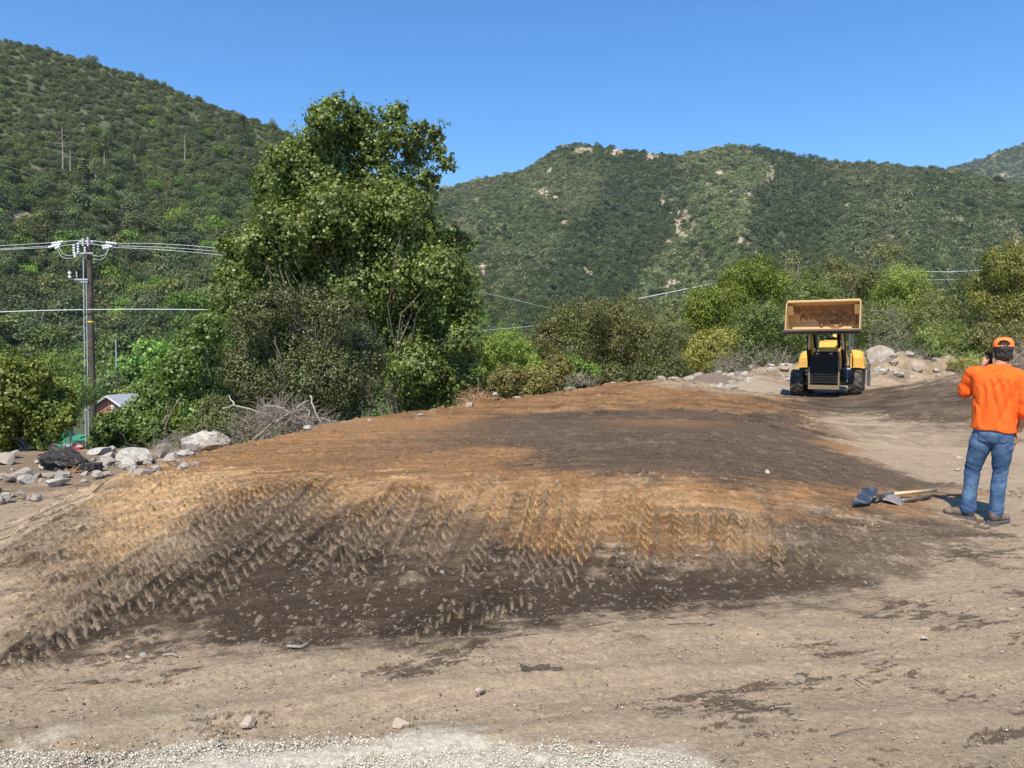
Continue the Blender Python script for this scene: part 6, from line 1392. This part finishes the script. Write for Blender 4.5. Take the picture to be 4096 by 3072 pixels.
def shirt(bm):
    rings(bm, [(.052, -.005, .895, .190, .135), (.052, -.005, .93, .190, .135), (.050, 0, 1.05, .186, .132), (.052, 0, 1.18, .186, .130), (.058, 0, 1.30, .196, .130), (.064, .0, 1.40, .205, .122), (.066, .005, 1.46, .180, .105), (.074, .005, 1.505, .125, .085), (.082, .008, 1.535, .080, .070)])
    limb(bm, [(-.085, .01, 1.44, .082), (LS[0] + .01, LS[1], LS[2] - .03, .076), (-.180, .08, 1.33, .066), (LE[0] + .012, LE[1], LE[2] + .02, .070)])
    limb(bm, [(LE[0] + .012, LE[1], LE[2] + .02, .070), (-.17, .13, 1.33, .064)])
    limb(bm, [(.205, .0, 1.42, .086), (RS[0] - .015, RS[1], RS[2] - .03, .077), (.290, -.01, 1.27, .068), (RE[0], RE[1], RE[2] + .04, .072), (.294, -.015, 1.075, .064)])
def wr_shirt(V, N):
    x, y, z = V[:, 0], V[:, 1], V[:, 2]; back = y < .05
    # diagonal drape folds from the right shoulder blade to the left hem, gathers at the elbow
    d = np.zeros(len(V))
    for (x0, z0, x1, z1, w_, a) in ((.00, 1.42, .06, 1.00, .020, -.014), (.05, 1.44, .16, 1.04, .022, -.015), (.09, 1.47, .07, 1.30, .014, -.010), (.13, 1.40, .20, 1.15, .018, -.012), (-.06, 1.36, -.03, 1.05, .018, -.010), (.17, 1.28, .10, .95, .022, -.010), (-.10, 1.18, -.03, .93, .016, -.010), (.02, 1.25, .13, .92, .02, -.010), (-.13, 1.25, -.12, .95, .016, -.009), (.20, 1.38, .225, 1.18, .014, -.012), (.08, 1.50, .03, 1.44, .010, -.006), (.08, 1.50, .14, 1.43, .010, -.006)):
        dx, dz = x1 - x0, z1 - z0; L = math.hypot(dx, dz); t = ((x - x0) * dx + (z - z0) * dz) / L / L; s = ((x - x0) * dz - (z - z0) * dx) / L + .012 * np.sin(t * 5)
        e = ss(0, .2, t) * (1 - ss(.75, 1.05, t)); d += a * np.exp(-(s / w_) ** 2) * e - a * .7 * np.exp(-((s - w_ * 1.7) / w_) ** 2) * e
    d *= (y < .05)
    d += (fbm(x * 9 + 20, z * 5 + 20, 3, 3) - .5) * .010
    slv = (x > .235) & (z < 1.33); d += np.where(slv, .016 * (fbm(z * 26 + x * 9 + 30, x * 7 + y * 9 + 10, 2, 2) - .5) * ss(0, .12, 1.33 - z) * 1.5, 0)
    sl = (x < -.15); d += np.where(sl, .020 * (fbm((z + x) * 18 + 30, (x - z) * 6 + y * 8 + 20, 6, 2) - .5), 0)
    V = V + N * d[:, None]
    hem = z < .925; V[:, 2] += np.where(hem, -.020 * np.clip((x - .05) / .19, -1, 1) + .006 * np.sin(x * 30), 0)
    return V
remesh("shirt", shirt, .0075, SHIRT, man, 6, wr_shirt)
def jeans(bm):
    rings(bm, [(.05, 0, .78, .145, .105), (.05, -.005, .86, .162, .122), (.05, 0, .93, .162, .118), (.05, 0, .98, .150, .105)])
    limb(bm, [(-.025, -.005, .86, .100), (-.055, .01, .76, .098), (-.085, .03, .64, .085), (LK[0], LK[1], LK[2], .070), (-.125, .03, .36, .066), (-.140, .01, .22, .067), (-.148, -.005, .115, .070)])
    limb(bm, [(.115, -.015, .86, .102), (.125, -.01, .76, .096), (.125, .0, .64, .083), (RK[0], RK[1], RK[2], .070), (.100, -.01, .34, .066), (.088, -.035, .20, .066), (.078, -.045, .105, .067)])
def wr_jeans(V, N):
    x, y, z = V[:, 0], V[:, 1], V[:, 2]; d = (fbm(x * 12 + 9, z * 9 + 9, 5, 4) - .5) * .014
    for (z0, s, w_, a, side) in ((.14, .35, .05, .010, -1), (.13, -.3, .05, .010, 1), (.50, .5, .06, .009, -1), (.50, -.5, .06, .009, 1), (.74, .7, .07, .007, -1), (.76, -.6, .06, .007, 1), (.34, .4, .06, .006, -1), (.36, -.4, .06, .006, 1)):
        m = (x < .05) if side < 0 else (x >= .05)
        f_ = fbm((z + x * s) * 24 + 50 + z0 * 90, x * 7 + y * 9 + 20 + side * 5, 4, 2, .45) - .5
        d += np.where(m, a * 2.6 * f_ * np.exp(-((z - z0) / (w_ * 1.5)) ** 2), 0)
    return V + N * d[:, None]
JO = remesh("jeans", jeans, .0075, JEAN, man, 5, wr_jeans)
# pockets, seams, hems on the jeans
bm = bmesh.new()
for px0, px1 in ((-.075, .035), (.085, .185)):
    pass
from mathutils.bvhtree import BVHTree
_bv = BVHTree.FromPolygons([v.co.copy() for v in JO.data.vertices], [tuple(p.vertices) for p in JO.data.polygons])
for x0, x1 in ((-.078, .018), (.085, .176)):
    N_ = 10; V = []
    for i_ in range(N_):
        for j_ in range(N_):
            u_, t_ = i_ / (N_ - 1), j_ / (N_ - 1); x_ = x0 + (x1 - x0) * (u_ * (1 - .12 * t_) + .06 * t_); z_ = .885 - t_ * (.085 + .022 * (1 - abs(2 * u_ - 1)))
            h_ = _bv.ray_cast(Vector((x_, -1, z_)), Vector((0, 1, 0)))[0]; V.append((x_, (h_.y if h_ else -.12) - .0035, z_))
    ix = np.arange(N_ * N_).reshape(N_, N_); po = link_mesh("pocket", np_mesh("pocket", np.array(V), np.stack([ix[:-1, :-1], ix[:-1, 1:], ix[1:, 1:], ix[1:, :-1]], -1).reshape(-1, 4)), surf("pocket_denim", (0.055, 0.10, 0.185), .85, var=.3, scale=30), man)
    po.modifiers.new("t", 'SOLIDIFY').thickness = .003
# cap with a strap opening, hair showing below and through it
def hair(bm):
    ell(bm, HC + Vector((0, -.012, .020)), (.083, .100, .098)); ell(bm, HC + Vector((0, -.040, -.035)), (.076, .068, .066)); ell(bm, HC + Vector((-.006, -.050, -.078)), (.040, .042, .030)); ell(bm, HC + Vector((.066, .02, -.045)), (.016, .03, .035))
def wr_hair(V, N): return V + N * ((fbm(V[:, 0] * 70, V[:, 2] * 16, 3, 3) - .5) * .016 * (V[:, 1] < .10))[:, None]
remesh("hair", hair, .0055, HAIR, man, 4, wr_hair)
def beard(bm): ell(bm, HC + Vector((.0, .055, -.075)), (.060, .060, .046))
remesh("beard", beard, .007, HAIR, man, 2)
bm = bmesh.new(); n = 40; m_ = 18; cc = HC + Vector((0, .004, .042)); grid = []
for j in range(m_ + 1):
    ph = j / m_ * math.pi / 2; ring = []
    for i in range(n):
        a = i * 2 * math.pi / n; k = math.cos(ph) ** .55
        ring.append(bm.verts.new(cc + Vector((.090 * k * math.cos(a), .108 * k * math.sin(a), .092 * math.sin(ph)))))
    grid.append(ring)
for j in range(m_):
    for i in range(n):
        a = (i + .5) * 2 * math.pi / n; aa = (a - 1.5 * math.pi); h_ = j / m_
        hole = (j >= 2) and (abs(aa) < .62) and (h_ * 1.0 < .50 - .55 * (aa / .62) ** 2 * .5)
        if hole: continue
        try: bm.faces.new((grid[j][i], grid[j][(i + 1) % n], grid[j + 1][(i + 1) % n], grid[j + 1][i]))
        except Exception: pass
capo = bm_obj("cap", bm, CAPM, man, smooth=True); sm = capo.modifiers.new("t", 'SOLIDIFY'); sm.thickness = .004; sm.offset = 0
bm = bmesh.new(); n2 = 14; top = []; 
for i in range(n2):
    a = math.pi * (.12 + .76 * i / (n2 - 1)); top.append((math.cos(a), math.sin(a)))
va = [bm.verts.new(cc + Vector((.092 * c_, .106 * s_, .004))) for c_, s_ in top]; vb = [bm.verts.new(cc + Vector((.088 * c_, .106 * s_ + .075 * s_, -.008))) for c_, s_ in top]
for i in range(n2 - 1): bm.faces.new((va[i], va[i + 1], vb[i + 1], vb[i]))
pk = bm_obj("peak", bm, CAPM, capo, smooth=True); pk.modifiers.new("t", 'SOLIDIFY').thickness = .004
bm = bmesh.new(); bmesh.ops.create_icosphere(bm, subdivisions=2, radius=.008, matrix=Matrix.Translation(cc + Vector((0, 0, .092)))); bm_obj("button", bm, CAPM, capo, smooth=True)
# phone held to the ear: a thing of its own
ph_ = empty("phone", (0, 0, 0), 0, "dark phone the man holds against his left ear", "phone")
Mw = Matrix.Translation((MX, MY, MZ)) @ Matrix.Rotation(R(-31), 4, 'Z')
ph_.matrix_world = Mw @ Matrix.Translation((.008, .12, 1.585)) @ Euler((R(18), R(-14), R(20))).to_matrix().to_4x4()
bm = bmesh.new(); abox(bm, -.005, .005, -.037, .037, -.075, .075); bm_obj("phone_body", bm, BLK, ph_, bevel=.004)
bm = bmesh.new(); abox(bm, .0052, .0062, -.033, .033, -.070, .070); bm_obj("screen", bm, surf("screen_glass", (.01, .01, .012), .1), ph_)
# boots
def boot(px, py, pz, ang, name="boot"):
    M = Matrix.Translation((px, py, pz)) @ Matrix.Rotation(ang, 4, 'Z')
    r = empty(name, (0, 0, 0)); r.parent = man; r.matrix_local = M
    def b(bm):
        ell(bm, (0, -.01, .075), (.046, .060, .062)); ell(bm, (0, .085, .056), (.049, .080, .044)); ell(bm, (0, .160, .048), (.048, .062, .036)); acyl(bm, (0, -.01, .06), (0, -.015, .12), .045, .045, 18)
    remesh("upper", b, .007, BOOT, r, 3)
    bm = bmesh.new(); 
    for z0, z1, k in ((.006, .028, 1.0),):
        prof = [(-.036, -.066), (.036, -.066), (.044, -.02), (.042, .05), (.050, .13), (.042, .19), (.020, .222), (-.020, .222), (-.042, .19), (-.050, .13), (-.042, .05), (-.044, -.02)]
        a = [bm.verts.new((x, y, z0)) for x, y in prof]; b2 = [bm.verts.new((x, y, z1)) for x, y in prof]
        for i in range(len(prof)): bm.faces.new((a[i], a[(i + 1) % len(prof)], b2[(i + 1) % len(prof)], b2[i]))
        bm.faces.new(a[::-1]); bm.faces.new(b2)
    abox(bm, -.042, .042, -.072, .012, -.012, .0055); bm_obj("sole", bm, SOLE, r, bevel=.003)
boot(-.150, -.01, .020, R(72)); boot(.078, -.050, .004, R(-30))

# ------------------------------------------------------------------ air: one closed box of even haze round everything
hz, hnt, hb = mat_new("haze"); hnt.nodes.remove(hb)
pv = nn(hnt, "ShaderNodeVolumePrincipled"); pv.inputs["Color"].default_value = (0.86, 0.92, 1.0, 1); pv.inputs["Density"].default_value = 0.00006; pv.inputs["Anisotropy"].default_value = 0.2
hnt.links.new(pv.outputs[0], hnt.nodes["Material Output"].inputs["Volume"])
bm = bmesh.new(); abox(bm, -4500, 4500, -40, 5600, -60, 760); tag(bm_obj("haze", bm, hz), "thin bluish air between the camera and the mountains", kind="stuff")
